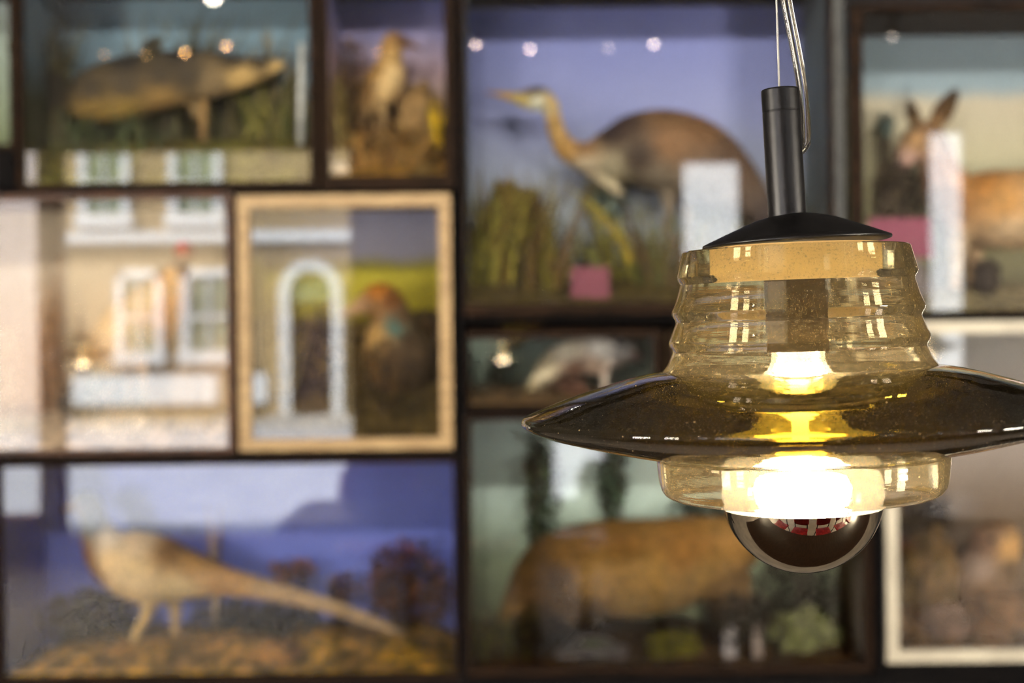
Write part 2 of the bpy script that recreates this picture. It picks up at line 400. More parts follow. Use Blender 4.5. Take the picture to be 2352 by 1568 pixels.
case('c10', 'display case with wide cream frame holding the brown owl', 2058, 764, 2640, 1488, (28, 28, 28, 28), M_CREAM, GREY10, base=28)

# ------------------------------------------------------------------ scenery helpers
def hz_noise(x, y, s=8, seed=0): return noise.noise(Vector((x*s+seed, y*s, seed*1.7)))
def ground(key, prof, cols, rise=60, rough=14, seed=1):
    """groundwork of a case; prof: list of (u, v) of its front edge; rises rise px towards the back"""
    C = CASES[key]; nx, ny = 56, 12; k = S(MIR); m = MB(); vs_ = []; cs = []
    for j in range(ny+1):
        for i in range(nx+1):
            x = C['x0'] + (C['x1']-C['x0'])*i/nx; y = C['y0'] + (C['y1']-C['y0'])*j/ny
            u = 1176 + x/k
            v = prof[0][1]
            for (a, va), (b, vb) in zip(prof, prof[1:]):
                if a <= u <= b: v = va + (vb-va)*(u-a)/(b-a)
                elif u > b: v = vb
            z = P(u, v, MIR).z + rise*k*(j/ny)**.8 + rough*k*(hz_noise(x, y, 9, seed)+.5*hz_noise(x, y, 25, seed+3))
            q = min(1, j/4); z = C['z0'] + .004 + (max(z, C['z0']+.004)-C['z0']-.004)*(.12+.88*q*q*(3-2*q))
            vs_.append((x, y, z))
            t = .5+.5*hz_noise(x, y, 11, seed+9)+.3*hz_noise(x, y, 31, seed+5)
            t = max(0, min(.999, t))*(len(cols)-1); q = int(t); fr = t-q
            ca, cb = lin(cols[q]), lin(cols[min(q+1, len(cols)-1)])
            cs.append(tuple(ca[n]*(1-fr)+cb[n]*fr for n in range(3)))
    fs = [(j*(nx+1)+i, j*(nx+1)+i+1, (j+1)*(nx+1)+i+1, (j+1)*(nx+1)+i) for j in range(ny) for i in range(nx)]
    n0 = len(vs_)
    for i in range(nx+1): vs_.append((vs_[i][0], vs_[i][1], C['z0']+.001)); cs.append(cs[i])
    for i in range(nx): fs.append((i, n0+i, n0+i+1, i+1))
    m.v = [Vector(p) for p in vs_]; m.f = [list(f) for f in fs]; m.c = cs
    return m.build('groundwork', M_GROUND, C['e'], smooth='all')
def blades(name, label, u, v, h, n, cols, Y=None, spread=40, w=5, lean=0, cat='plant', group=None, fan=.5, depth=.05):
    """a tuft of dried reed or grass blades rooted near (u,v)"""
    Y = Y or MIR+.2; k = S(Y); b0 = P(u, v, Y); m = MB()
    for i in range(n):
        c = lin(random.choice(cols)); hh = h*k*random.uniform(.55, 1.05); a = random.gauss(lean, fan)
        x = b0.x + random.uniform(-spread, spread)*k; y = b0.y + random.uniform(-depth, depth)
        dy = random.uniform(-.25, .25); ww = w*k*random.uniform(.6, 1.3); tw = random.uniform(-.7, .7)
        pts = []
        for s_ in range(5):
            t = s_/4; pts.append(Vector((x+math.sin(a)*hh*t*t*1.0+a*.1*hh*t, min(max(y+dy*hh*t*t*.6, MIR+.02), MIR+DEP-.02), b0.z-.006+hh*t*(1-.12*abs(a)*t))))
        vs_ = []
        for s_, p in enumerate(pts):
            q = ww*(1-.85*(s_/4)**2)*.5
            vs_ += [p+Vector((-q*math.cos(tw), -q*math.sin(tw), 0)), p+Vector((q*math.cos(tw), q*math.sin(tw), 0))]
        m.add(vs_, [(2*s_, 2*s_+1, 2*s_+3, 2*s_+2) for s_ in range(4)], c)
    o = m.build(name, M_LEAF); return tag(o, label, cat, group)
def bush(name, label, u, v, rw, rh, n, cols, Y=None, leaf=10, cat='plant', group=None, base_v=None):
    """a twiggy plant with leaves filling an oval around (u,v)"""
    Y = Y or MIR+.2; k = S(Y); c0 = P(u, v, Y); bv = base_v if base_v else v+rh; bp = P(u, bv, Y)
    e = empty(name, bp, label, cat, group)
    st = MB()
    for i in range(7):
        a = random.uniform(-1, 1); tip = Vector((c0.x+a*rw*k*.8, c0.y+random.uniform(-.04, .04), c0.z+rh*k*random.uniform(.1, .8)))
        mid = (bp+tip)/2+Vector((a*.01, 0, .01)); st.tube([bp-Vector((0, 0, .005)), mid, tip], .0022, 5, lin((70, 52, 34)))
    st.build('stems', M_LEAF, e)
    m = MB()
    for i in range(n):
        while True:
            d = Vector((random.uniform(-1, 1), random.uniform(-1, 1), random.uniform(-1, 1)))
            if d.length <= 1: break
        p = c0+Vector((d.x*rw*k, d.y*.07, d.z*rh*k)); p.y = min(max(p.y, MIR+.03), MIR+DEP-.03)
        q = leaf*k*random.uniform(.6, 1.3); R_ = Matrix.Rotation(random.uniform(0, 6.28), 3, 'Z') @ Matrix.Rotation(random.uniform(-1.2, 1.2), 3, 'X') @ Matrix.Rotation(random.uniform(0, 6.28), 3, 'Y')
        m.add([p+R_ @ Vector(t) for t in ((-q, 0, 0), (0, -.18*q, .42*q), (q, 0, 0), (0, -.18*q, -.42*q))], [(0, 1, 2), (0, 2, 3)], lin(random.choice(cols)))
    lf = m.build('leaves', M_LEAF, e); lf['kind'] = 'stuff'
    return e
def rock(name, label, u, v, ru, rv, cols, Y=None, cat='rock', group=None, seed=0, ry=None, m=None):
    Y = Y or MIR+.15; k = S(Y); c = P(u, v, Y)
    bm = bmesh.new(); bmesh.ops.create_icosphere(bm, subdivisions=4, radius=1)
    mb = MB(); sx, sz = ru*k, rv*k; sy = ry or min(sx, .1)
    sy = min(sy, Y-MIR-.012, MIR+DEP-.016-Y)
    for vv in bm.verts:
        d = vv.co.normalized(); f = .92+.34*noise.noise(d*1.9+Vector((seed, 0, 0)))+.16*noise.noise(d*4.5+Vector((0, seed, 0)))
        f = min(f, 1.12)
        mb.v.append(Vector((c.x+d.x*sx*f, c.y+d.y*sy*f/1.12, c.z+d.z*sz*f)))
        t = max(0, min(.99, .5+.6*noise.noise(d*2.2+Vector((seed, seed, 1)))))*(len(cols)-1); q = int(t); fr = t-q
        ca, cb = lin(cols[q]), lin(cols[min(q+1, len(cols)-1)]); mb.c.append(tuple(ca[n]*(1-fr)+cb[n]*fr for n in range(3)))
    bm.verts.index_update(); mb.f = [[x.index for x in f.verts] for f in bm.faces]; bm.free()
    o = mb.build(name, m or M_ROCK, smooth='all'); return tag(o, label, cat, group)
def creature(name, label, cat, lofts, cols, Y, m, voxel=.0055, eyes=(), extra=None):
    """one continuous body: lofted limbs fused by a voxel remesh; pigment by position"""
    k = S(Y); mb = MB()
    for lf in lofts:
        pts = []
        for q in lf:
            u, v, dy, r = q[:4]; ry = q[4] if len(q) > 4 else r
            p = P(u, v, Y); p.y += dy; pts.append((p, max(r*k, .003), max(ry*k, .003)))
        # smooth the spine
        out = []
        for i in range(len(pts)-1):
            p0, p1, p2, p3 = pts[max(i-1, 0)], pts[i], pts[i+1], pts[min(i+2, len(pts)-1)]
            for s_ in range(4):
                t = s_/4
                def cr(a, b, c, d): return .5*((2*b)+(c-a)*t+(2*a-5*b+4*c-d)*t*t+(3*b-a-3*c+d)*t**3)
                out.append((cr(p0[0], p1[0], p2[0], p3[0]), max(.0028, cr(p0[1], p1[1], p2[1], p3[1])), max(.0028, cr(p0[2], p1[2], p2[2], p3[2]))))
        out.append(pts[-1]); mb.loft(out, 16)
    me = mb.mesh('tmp'); ob = bpy.data.objects.new('tmp', me); COL.objects.link(ob)
    bm = bmesh.new(); bm.from_mesh(me); bmesh.ops.recalc_face_normals(bm, faces=bm.faces); bm.to_mesh(me); bm.free()
    rm = ob.modifiers.new('r', 'REMESH'); rm.mode = 'VOXEL'; rm.voxel_size = voxel
    sm = ob.modifiers.new('s', 'SMOOTH'); sm.iterations = 3; sm.factor = .5
    dg = bpy.context.evaluated_depsgraph_get(); me2 = bpy.data.meshes.new_from_object(ob.evaluated_get(dg)); bpy.data.objects.remove(ob)
    cp = [(P(u, v, Y), lin(c)) for u, v, c in cols]
    mb = MB()
    for vv in me2.vertices:
        co = vv.co; ws = 0; acc = [0, 0, 0]
        for p, c in cp:
            d2 = (p.x-co.x)**2+(p.z-co.z)**2+4e-5; w_ = 1/d2**1.7; ws += w_
            for n in range(3): acc[n] += c[n]*w_
        mb.v.append(co.copy()); mb.c.append(tuple(a/ws for a in acc))
    mb.f = [list(p.vertices) for p in me2.polygons]
    zmin = min(v.z for v in mb.v); xm = sum(v.x for v in mb.v)/len(mb.v)
    e = empty(name, (xm, Y, zmin), label, cat)
    mb.build('body', m, e, smooth='all')
    for (u, v, r, sd) in eyes:
        p = P(u, v, Y); p.y += sd
        eb = MB(); rr = r*k
        prof = [(max(1e-5, rr*math.sin(math.pi*i/8)), rr*math.cos(math.pi*i/8)) for i in range(9)]
        eb.lathe(prof, 12, M=Matrix.Translation(p)); eb.build('eye', M_EYE, e, smooth='all')
    return e
def card(name, label, u0, v0, u1, v1, Y, c, th=.004, cat='card', lean=.15):
    x0, z0, x1, z1 = rect(u0, v0, u1, v1, Y); m = MB()
    d = (z1-z0)*lean
    m.add([(x0, Y, z0), (x1, Y, z0), (x1, Y+th, z0), (x0, Y+th, z0), (x0, Y+d, z1), (x1, Y+d, z1), (x1, Y+d+th, z1), (x0, Y+d+th, z1)],
          [(0,3,2,1),(4,5,6,7),(0,1,5,4),(1,2,6,5),(2,3,7,6),(3,0,4,7)])
    o = m.build(name, flat('card_%d_%d_%d' % c, c, tuple(int(x*.94) for x in c), 8)); return tag(o, label, cat)
YM = MIR+.16

# ------------------------------------------------------------------ case 1: fish
ground('c1', [(40, 345), (250, 330), (450, 335), (712, 325)], [(52, 52, 20), (92, 88, 34), (70, 62, 28), (104, 96, 48)], 50)
creature('mounted_fish', 'large mounted fish with dark back, golden belly and pale jaw', 'fish',
    [[(655,148,0,8,7),(610,157,0,24,18),(540,168,0,42,30),(460,174,0,60,42),(380,182,0,66,50),(300,200,0,74,52),(220,218,0,66,40),(175,232,0,44,22),(150,240,0,30,8)],
     [(175,232,0,30,6),(135,215,0,52,5),(110,215,0,62,4)],
     [(330,132,0,10,4),(350,105,0,24,4),(370,85,0,12,3)],
     [(440,225,0,14,4),(450,255,0,16,4),(455,275,0,8,3)]],
    [(160,170,(46,43,36)),(300,140,(38,36,33)),(420,120,(36,34,31)),(540,135,(50,44,36)),(300,200,(74,65,50)),(220,210,(66,58,44)),(380,180,(68,60,46)),(440,180,(70,62,48)),(380,235,(150,120,70)),(250,285,(136,110,52)),(220,260,(120,96,46)),
     (300,265,(140,114,56)),(500,200,(128,108,76)),(560,190,(196,162,100)),(640,155,(196,164,104)),(610,140,(64,54,42)),(110,215,(50,46,34)),(360,90,(50,46,32))],
    YM, M_SCALE, eyes=[(590,145,7,-.02)])
mb = MB(); a = P(470, 215, YM); b = P(466, 345, YM); mb.tube([b, (a+b)/2, a], .010, 10, lin((150, 118, 70)))
tag(mb.build('support_post', M_LEAF, smooth='all'), 'tan wooden post that carries the mounted fish', 'post')
DK = [(44, 46, 22), (64, 62, 30), (58, 46, 26), (84, 78, 38)]; GR = [(82, 86, 30), (104, 100, 36), (70, 66, 26), (128, 116, 52)]
blades('reed_clump', 'dark tall reeds at the tail of the mounted fish', 105, 345, 310, 80, DK, MIR+.2, 55, 8, .05, 'reeds', fan=.15)
blades('reed_clump', 'dark reeds standing behind the back of the mounted fish', 470, 340, 320, 80, DK+[(90, 80, 52)], MIR+.26, 150, 10, .1, 'reeds', fan=.2)
blades('reed_clump', 'olive reeds below the jaw of the mounted fish', 590, 345, 190, 50, GR, MIR+.22, 90, 8, .1, 'reeds', fan=.35)
blades('grass_tuft', 'green grass tuft under the belly of the mounted fish', 250, 350, 110, 46, [(48, 60, 30), (70, 80, 36)], MIR+.1, 120, 7, .0, 'grass', fan=.5)
blades('grass_tuft', 'pale dry seed heads at the upper end of the fish case', 620, 340, 290, 14, [(164, 146, 104), (130, 116, 80)], MIR+.27, 60, 14, .1, 'grass', fan=.15)
mb = MB(); mb.tube([P(690, 330, MIR+.06), P(692, 200, MIR+.06), P(694, 100, MIR+.06)], .009, 10, lin((206, 206, 196)))
tag(mb.build('reflection_stick', M_LEAF, smooth='all'), 'pale upright stick standing in for a reflected white strip in the fish case', 'stick')  # added stick; its pale colour stands in for a reflected white strip

# ------------------------------------------------------------------ case 2: wader
ground('c2', [(750, 380), (880, 350), (1022, 360)], [(104, 74, 26), (146, 104, 40), (92, 70, 30), (150, 122, 70)], 30)
creature('wader_bird', 'small brown wading bird with pale breast facing right', 'bird',
    [[(972,116,0,4),(945,103,0,7),(920,96,0,17),(902,98,0,25),(898,130,0,26),(893,165,0,40),(878,198,0,46),(855,232,0,32),(836,268,0,16),(824,300,0,7)],
     [(868,228,.006,7),(862,270,.006,6),(866,330,.006,6)], [(876,228,-.012,7),(884,275,-.012,6),(880,340,-.012,6)]],
    [(972,116,(80,52,40)),(930,90,(96,62,40)),(900,85,(150,110,60)),(890,110,(170,128,66)),(912,130,(196,156,92)),(915,180,(232,196,134)),(890,215,(232,194,130)),(860,170,(150,112,56)),(850,215,(130,96,52)),(830,290,(110,84,50)),(866,320,(150,120,80))],
    YM, M_FEATHER, .004, eyes=[(915,92,4,-.014)])
rock('mossy_rock', 'large ochre mossy rock that the small wader stands on', 900, 372, 112, 52, [(92, 66, 28), (150, 110, 48), (120, 92, 44), (170, 136, 80)], MIR+.16, 'rock', seed=3)
rock('mossy_rock', 'tan rock leaning against the post of the wader case', 965, 270, 55, 80, [(110, 84, 44), (160, 128, 82), (120, 88, 40)], MIR+.22, 'rock', seed=8)
rock('pebble', 'pale pebble at the lower corner of the wader case', 778, 388, 22, 16, [(226, 206, 176), (236, 220, 198)], MIR+.05, 'pebble', seed=2)
blades('dry_leaves', 'bright yellow leaves beside the rock in the wader case', 1003, 330, 110, 12, [(216, 178, 20), (196, 150, 16)], MIR+.1, 8, 13, 0, 'leaves', fan=.15, depth=.02)
blades('dry_leaves', 'yellow olive grass along the left of the wader case', 778, 372, 250, 40, [(168, 140, 50), (190, 168, 100), (120, 96, 30), (100, 74, 26)], MIR+.2, 26, 9, 0, 'grass', fan=.15)
bush('brown_fern', 'brown fern growing behind the tail of the small wader', 815, 190, 40, 130, 130, [(130, 92, 50), (150, 110, 70), (120, 78, 40)], MIR+.25, 12, base_v=370)
bush('rusty_heather', 'rusty gold heather around the legs of the small wader', 905, 335, 105, 52, 300, [(150, 108, 44), (110, 78, 30), (176, 138, 74), (84, 62, 26)], MIR+.1, 10, base_v=395)
blades('dry_leaves', 'rusty brown leaves over the big rock in the wader case', 890, 395, 110, 40, [(150, 104, 40), (110, 74, 26), (170, 130, 66)], MIR+.07, 90, 9, 0, 'leaves', fan=.6, depth=.02)

# ------------------------------------------------------------------ case 3: game bird
ground('c3', [(-260, 985), (200, 975), (524, 985)], [(170, 146, 116), (196, 170, 138), (150, 126, 96)], 40)
creature('game_bird', 'tall tan game bird with red face and dark tail', 'bird',
    [[(452,588,0,4),(440,578,0,10),(424,570,0,20),(414,602,0,20),(404,640,0,38),(375,690,0,64),(325,745,0,80),(268,800,0,70),(218,855,0,46),(178,905,0,30),(150,945,0,16)],
     [(330,800,-.02,22),(335,860,-.02,10),(338,930,-.02,8),(338,985,-.02,9)], [(295,815,.03,22),(290,880,.03,10),(286,985,.03,9)]],
    [(445,575,(150,110,90)),(425,565,(186,66,40)),(414,602,(120,96,76)),(390,640,(210,158,90)),(350,680,(216,172,116)),(400,720,(204,140,70)),(280,740,(206,168,116)),(330,800,(176,134,80)),(230,800,(170,130,84)),(215,870,(96,84,68)),(165,925,(60,54,50)),(338,960,(140,120,90))],
    YM, M_FEATHER, eyes=[(430,565,4,-.016)])
blades('dry_grass', 'brown dry stalks at the far left of the game bird case', 118, 985, 400, 26, [(150, 104, 56), (120, 84, 46), (176, 130, 80)], MIR+.24, 12, 8, 0, 'grass', fan=.04)
bush('heather', 'dark heather under the tail of the tan game bird', 190, 935, 60, 45, 120, [(58, 52, 44), (84, 74, 56), (48, 44, 36)], MIR+.1, 10, base_v=985)
blades('dry_grass', 'short straw grass before the tan game bird', 430, 990, 80, 40, [(190, 164, 120), (160, 132, 92)], MIR+.09, 80, 6, 0, 'grass', fan=.5)

# ------------------------------------------------------------------ case 4: duck
ground('c4', [(578, 960), (800, 930), (1010, 900)], [(40, 32, 14), (66, 52, 22), (92, 74, 34), (46, 40, 18)], 60)
creature('brown_duck', 'brown duck with chestnut head and teal wing patch', 'bird',
    [[(778,722,0,7,9),(806,714,0,12,12),(835,700,0,24),(872,690,0,44),(900,725,0,46),(905,775,0,70),(920,820,0,84),(945,860,0,78),(985,880,.02,50),(1000,890,.04,30)],
     [(905,880,-.02,14),(900,925,-.02,10),(898,955,-.02,12)], [(945,890,.03,14),(945,955,.03,12)]],
    [(780,720,(176,140,96)),(810,712,(190,150,106)),(835,715,(180,140,100)),(870,665,(178,108,28)),(900,690,(120,72,26)),(860,720,(150,110,64)),(870,770,(190,150,84)),(912,752,(84,120,106)),(925,735,(96,70,40)),(890,785,(150,116,70)),(940,780,(70,52,30)),(915,815,(84,62,36)),(865,835,(130,94,42)),(950,850,(60,46,26)),(990,880,(54,42,24)),(900,950,(170,120,40))],
    YM, M_FEATHER, eyes=[(848,690,5,-.03)])
rock('dark_stone', 'dark mossy stone behind the brown duck', 975, 800, 50, 90, [(46, 36, 20), (70, 54, 30), (96, 70, 40)], MIR+.25, 'rock', seed=5)
bush('bramble', 'yellow brown bramble at the breast of the brown duck', 745, 800, 55, 120, 150, [(150, 120, 50), (170, 140, 90), (120, 90, 40), (90, 70, 36)], MIR+.22, 12, base_v=950)
bush('bramble', 'dark olive bramble below the brown duck', 930, 935, 75, 50, 130, [(50, 46, 18), (76, 66, 26), (40, 34, 14)], MIR+.07, 11, base_v=985)
bush('bramble', 'brown bramble twigs in front of the belly of the brown duck', 880, 850, 60, 70, 110, [(84, 64, 34), (120, 92, 48), (60, 48, 24)], MIR+.06, 11, base_v=985)
blades('dry_grass', 'straw grass along the left of the duck case', 630, 975, 360, 60, [(176, 150, 84), (150, 128, 62), (190, 166, 100)], MIR+.26, 50, 8, 0, 'grass', fan=.12)

# ------------------------------------------------------------------ case 5: pheasant
ground('c5', [(0, 1560), (110, 1512), (300, 1500), (480, 1494), (760, 1490), (930, 1484), (1044, 1530)], [(176, 120, 40), (220, 166, 70), (112, 88, 32), (232, 176, 50), (210, 162, 100)], 8, 12)
creature('pheasant', 'golden pheasant with grey head and long tapering tail', 'bird',
    [[(146,1168,0,4),(162,1166,0,9),(180,1158,0,26),(200,1158,0,32),(214,1190,0,31),(226,1225,0,40),(255,1268,0,64),(312,1296,0,82),(380,1312,0,78),(445,1322,0,54),(520,1335,0,34),(620,1356,0,24),(760,1392,0,19,10),(870,1434,0,15,8),(950,1472,0,7,5)],
     [(350,1370,-.02,26),(340,1410,-.02,13),(318,1450,-.02,10),(304,1508,-.02,10)], [(392,1370,.03,24),(398,1420,.03,12),(392,1504,.03,10)]],
    [(146,1168,(150,120,70)),(175,1165,(110,84,72)),(200,1140,(66,68,54)),(198,1165,(80,74,64)),(214,1185,(70,74,64)),(226,1204,(84,86,78)),(262,1224,(244,226,200)),(330,1228,(236,208,170)),(198,1270,(120,74,40)),(222,1318,(130,88,48)),(275,1280,(246,212,158)),(330,1310,(240,208,152)),(300,1355,(222,190,134)),(400,1260,(158,120,76)),(455,1290,(200,154,92)),(420,1345,(230,200,140)),(390,1385,(200,172,116)),(520,1325,(200,152,90)),(640,1360,(196,162,116)),(800,1405,(194,164,122)),(940,1468,(190,162,122)),(320,1440,(214,180,110)),(395,1450,(180,150,96))],
    YM, M_FEATHER, eyes=[(180,1152,4,-.02)])
bush('dark_shrub', 'dark rusty shrub at the tail end of the pheasant', 930, 1345, 112, 115, 620, [(74, 50, 40), (98, 62, 40), (60, 44, 42), (130, 78, 40)], MIR+.24, 13, base_v=1490)
bush('dark_shrub', 'low dark green shrub beneath the pheasant tail', 590, 1440, 170, 60, 700, [(40, 42, 22), (60, 56, 28), (54, 46, 34)], MIR+.22, 13, base_v=1500)
bush('dark_shrub', 'dark green shrub in front of the pheasant breast', 200, 1425, 120, 72, 560, [(38, 44, 24), (58, 60, 30), (70, 58, 40)], MIR+.22, 13, base_v=1500)
bush('brown_leaf_spray', 'brown leaf spray above the middle of the pheasant tail', 670, 1310, 52, 26, 70, [(130, 84, 50), (160, 100, 44), (96, 66, 50)], MIR+.24, 14, base_v=1480)
bush('brown_leaf_spray', 'small red brown leaf spray near the dark rusty shrub', 785, 1345, 38, 42, 60, [(120, 80, 66), (96, 66, 70)], MIR+.26, 12, base_v=1480)
blades('seed_stalk', 'pale seed stalk rising behind the back of the pheasant', 500, 1480, 320, 5, [(150, 120, 96), (176, 160, 140)], MIR+.26, 8, 12, -.05, 'stalk', fan=.04)
for i, (u, v, r, c) in enumerate(((560, 1530, 40, [(90, 104, 80), (70, 74, 44)]), (700, 1535, 36, [(120, 116, 92), (96, 84, 50)]), (930, 1520, 70, [(216, 166, 26), (190, 140, 30)]), (640, 1500, 60, [(200, 150, 80), (170, 120, 50)]))):
    rock('moss_cushion', ['grey green moss cushion at the centre front of the pheasant case', 'grey moss cushion right of the green one in the pheasant case', 'bright yellow moss cushion under the pheasant tail tip', 'orange moss cushion under the middle of the pheasant tail'][i], u, v, r, r*.5, c, MIR+.07, 'moss', seed=i+20, m=M_GROUND)

# ------------------------------------------------------------------ case 6: heron
ground('c6', [(1070, 660), (1300, 665), (1500, 660), (1902, 665)], [(60, 50, 24), (92, 78, 34), (70, 60, 36), (110, 88, 50)], 30)
creature('heron', 'grey brown heron with long ochre bill and curved neck', 'bird',
    [[(1112,212,0,3),(1150,217,0,7),(1185,224,0,13),(1215,228,0,26),(1240,228,0,29),(1262,242,0,22),(1272,275,0,19),(1282,310,0,22),(1302,342,0,27),(1345,362,0,36),(1395,356,0,58),(1460,345,0,86),(1540,350,0,98),(1620,380,0,92),(1700,440,0,62),(1760,500,0,32),(1795,540,0,14)],
     [(1345,362,0,30),(1385,410,0,20),(1430,450,0,10)],
     [(1530,430,-.02,22),(1535,500,-.02,9),(1528,580,-.02,8),(1530,680,-.02,9)], [(1575,440,.03,22),(1585,510,.03,9),(1590,680,.03,9)]],
    [(1112,212,(150,100,64)),(1160,215,(190,146,50)),(1195,232,(214,190,110)),(1230,205,(70,52,36)),(1200,210,(110,80,40)),(1235,245,(240,236,204)),(1265,240,(200,170,110)),(1272,290,(190,150,84)),(1300,345,(186,142,76)),(1340,345,(150,112,70)),(1345,385,(206,186,150)),(1400,310,(62,48,44)),(1430,285,(74,56,46)),(1400,400,(190,176,140)),(1460,370,(84,70,58)),(1520,262,(112,82,52)),(1530,340,(142,106,72)),(1600,300,(116,84,54)),(1680,370,(92,70,52)),(1500,430,(140,126,104)),(1620,440,(110,96,84)),(1780,520,(64,54,50)),(1535,600,(110,96,70))],
    YM, M_FEATHER, eyes=[(1215,220,5,-.02)])
OLV = [(112, 108, 34), (140, 128, 44), (86, 74, 28), (120, 92, 40), (150, 140, 60)]
rock('reed_hummock', 'brown hummock of dead reed behind the heron bill', 1180, 600, 105, 180, [(92, 68, 36), (116, 88, 46), (120, 104, 46), (88, 70, 42)], MIR+.27, 'hummock', seed=12, m=M_GROUND)
blades('reed_clump', 'olive reeds leaning at the left post of the heron case', 1120, 680, 300, 70, OLV, MIR+.16, 60, 9, .25, 'reeds', fan=.35)
blades('reed_clump', 'brown reeds below the throat of the heron', 1240, 685, 300, 60, [(110, 84, 40), (84, 64, 32), (128, 116, 40), (70, 56, 30)], MIR+.14, 60, 9, -.15, 'reeds', fan=.3)
blades('reed_clump', 'yellow green reeds under the breast of the heron', 1440, 690, 250, 60, [(140, 138, 50), (170, 156, 50), (110, 112, 44), (92, 76, 36)], MIR+.24, 80, 9, -.1, 'reeds', fan=.4)
blades('reed_clump', 'dark brown reeds under the body of the heron', 1540, 690, 220, 70, [(96, 76, 44), (120, 96, 54), (76, 64, 34), (104, 108, 48)], MIR+.13, 70, 9, 0, 'reeds', fan=.3)
blades('reed_clump', 'green brown reeds under the tail of the heron', 1760, 690, 300, 90, [(96, 96, 60), (84, 76, 50), (116, 112, 76), (70, 64, 44)], MIR+.2, 110, 9, .05, 'reeds', fan=.2)
bush('pale_bush', 'pale blue green bush under the neck of the heron', 1385, 450, 60, 50, 160, [(150, 170, 160), (140, 160, 130), (160, 160, 110)], MIR+.27, 13, base_v=670)
blades('broad_leaf', 'long yellow leaf crossing below the heron neck', 1440, 600, 190, 3, [(190, 170, 60), (176, 150, 50)], MIR+.12, 12, 16, -.75, 'leaf', fan=.03, depth=.01)
card('label_card', 'small pink label card standing at the foot of the heron', 1312, 612, 1400, 692, MIR+.04, (150, 88, 98))

# ------------------------------------------------------------------ case 7: stoat
ground('c7', [(1074, 912), (1300, 905), (1496, 912)], [(84, 66, 40), (120, 92, 56), (60, 52, 30)], 14, 5)
creature('stoat', 'cream furred stoat with dark brown belly', 'stoat',
    [[(1196,918,0,8),(1220,896,0,14),(1246,864,0,26),(1282,834,0,40),(1328,818,0,45),(1375,816,0,44),(1412,810,0,36),(1440,808,0,28),(1462,818,0,16),(1474,824,0,8)],
     [(1385,840,-.015,14),(1388,880,-.015,9),(1384,915,-.015,9)], [(1300,850,.02,16),(1302,885,.02,10),(1298,915,.02,10)], [(1430,785,-.01,7),(1430,776,-.01,5)]],
    [(1200,915,(226,206,150)),(1250,850,(232,216,176)),(1300,800,(240,230,204)),(1380,790,(240,236,226)),(1440,800,(236,232,222)),(1320,850,(130,96,76)),(1300,880,(110,76,56)),(1360,845,(190,164,140)),(1385,890,(216,200,180)),(1466,818,(150,120,110))],
    YM, M_FUR, .0045, eyes=[(1448,802,3,-.018)])
bush('dark_fern', 'dark green fern at the left of the stoat case', 1132, 860, 20, 46, 70, [(40, 54, 34), (54, 68, 44)], MIR+.2, 9, base_v=912)
blades('grass_tuft', 'short brown grass along the front of the stoat case', 1200, 918, 50, 60, [(110, 86, 56), (76, 64, 36), (60, 50, 28)], MIR+.1, 110, 6, 0, 'grass', fan=.5)
rock('brown_stone', 'rounded brown stone under the belly of the stoat', 1312, 893, 44, 26, [(84, 56, 40), (110, 76, 58)], MIR+.1, 'rock', seed=31)

# ------------------------------------------------------------------ case 8: badger
ground('c8', [(1077, 1500), (1250, 1490), (1500, 1500), (1700, 1495), (1984, 1490)], [(40, 28, 18), (66, 46, 26), (84, 60, 32), (52, 48, 20)], 24, 12)
creature('badger', 'large golden brown furred badger seen from the side', 'badger',
    [[(1140,1452,-.02,14),(1168,1420,-.02,28),(1205,1375,-.02,52),(1255,1330,0,84),(1330,1308,0,106),(1430,1306,0,114),(1530,1296,0,108),(1620,1272,0,92),(1690,1258,0,70),(1740,1262,0,36)],
     [(1300,1390,-.03,40),(1290,1440,-.03,26),(1280,1500,-.03,26)], [(1350,1390,.05,40),(1350,1500,.05,26)],
     [(1640,1320,-.03,44),(1655,1400,-.03,28),(1640,1500,-.03,26)], [(1690,1310,.05,40),(1710,1400,.05,26),(1700,1500,.05,24)]],
    [(1140,1450,(60,46,27)),(1175,1405,(151,117,63)),(1215,1360,(92,66,35)),(1260,1300,(96,70,36)),(1300,1250,(139,101,46)),(1370,1320,(187,143,71)),(1420,1230,(149,107,48)),(1480,1310,(191,147,77)),(1450,1390,(179,144,82)),(1560,1250,(167,117,51)),(1600,1320,(170,133,72)),(1690,1240,(177,133,70)),(1540,1390,(173,140,82)),(1640,1350,(140,107,62)),(1340,1395,(111,84,45)),(1285,1460,(36,26,16)),(1350,1460,(36,26,16)),(1650,1440,(40,30,19)),(1700,1440,(40,30,19)),(1740,1265,(111,84,47))],
    YM, M_FUR, .007, eyes=[(1190,1378,5,-.06)])
bush('ivy_bush', 'tall dark green ivy behind the head of the badger', 1245, 1120, 44, 170, 300, [(60, 78, 50), (84, 98, 62), (50, 62, 40)], MIR+.27, 14, base_v=1480)
bush('ivy_bush', 'dark green ivy behind the back of the badger', 1405, 1090, 36, 110, 190, [(70, 92, 70), (90, 112, 84), (60, 78, 56)], MIR+.27, 14, base_v=1470)
bush('ivy_bush', 'dark green ivy behind the rump of the badger', 1640, 1180, 110, 60, 260, [(56, 70, 48), (74, 84, 56), (48, 56, 36)], MIR+.27, 14, base_v=1480)
bush('ivy_bush', 'dark ivy in the right end of the badger case', 1830, 1370, 120, 110, 420, [(44, 46, 28), (60, 58, 36), (50, 40, 26)], MIR+.26, 14, base_v=1490)
bush('bracken', 'dark brown bracken before the shoulder of the badger', 1235, 1450, 70, 60, 260, [(46, 34, 20), (64, 46, 26), (40, 34, 20)], MIR+.06, 12, base_v=1515)
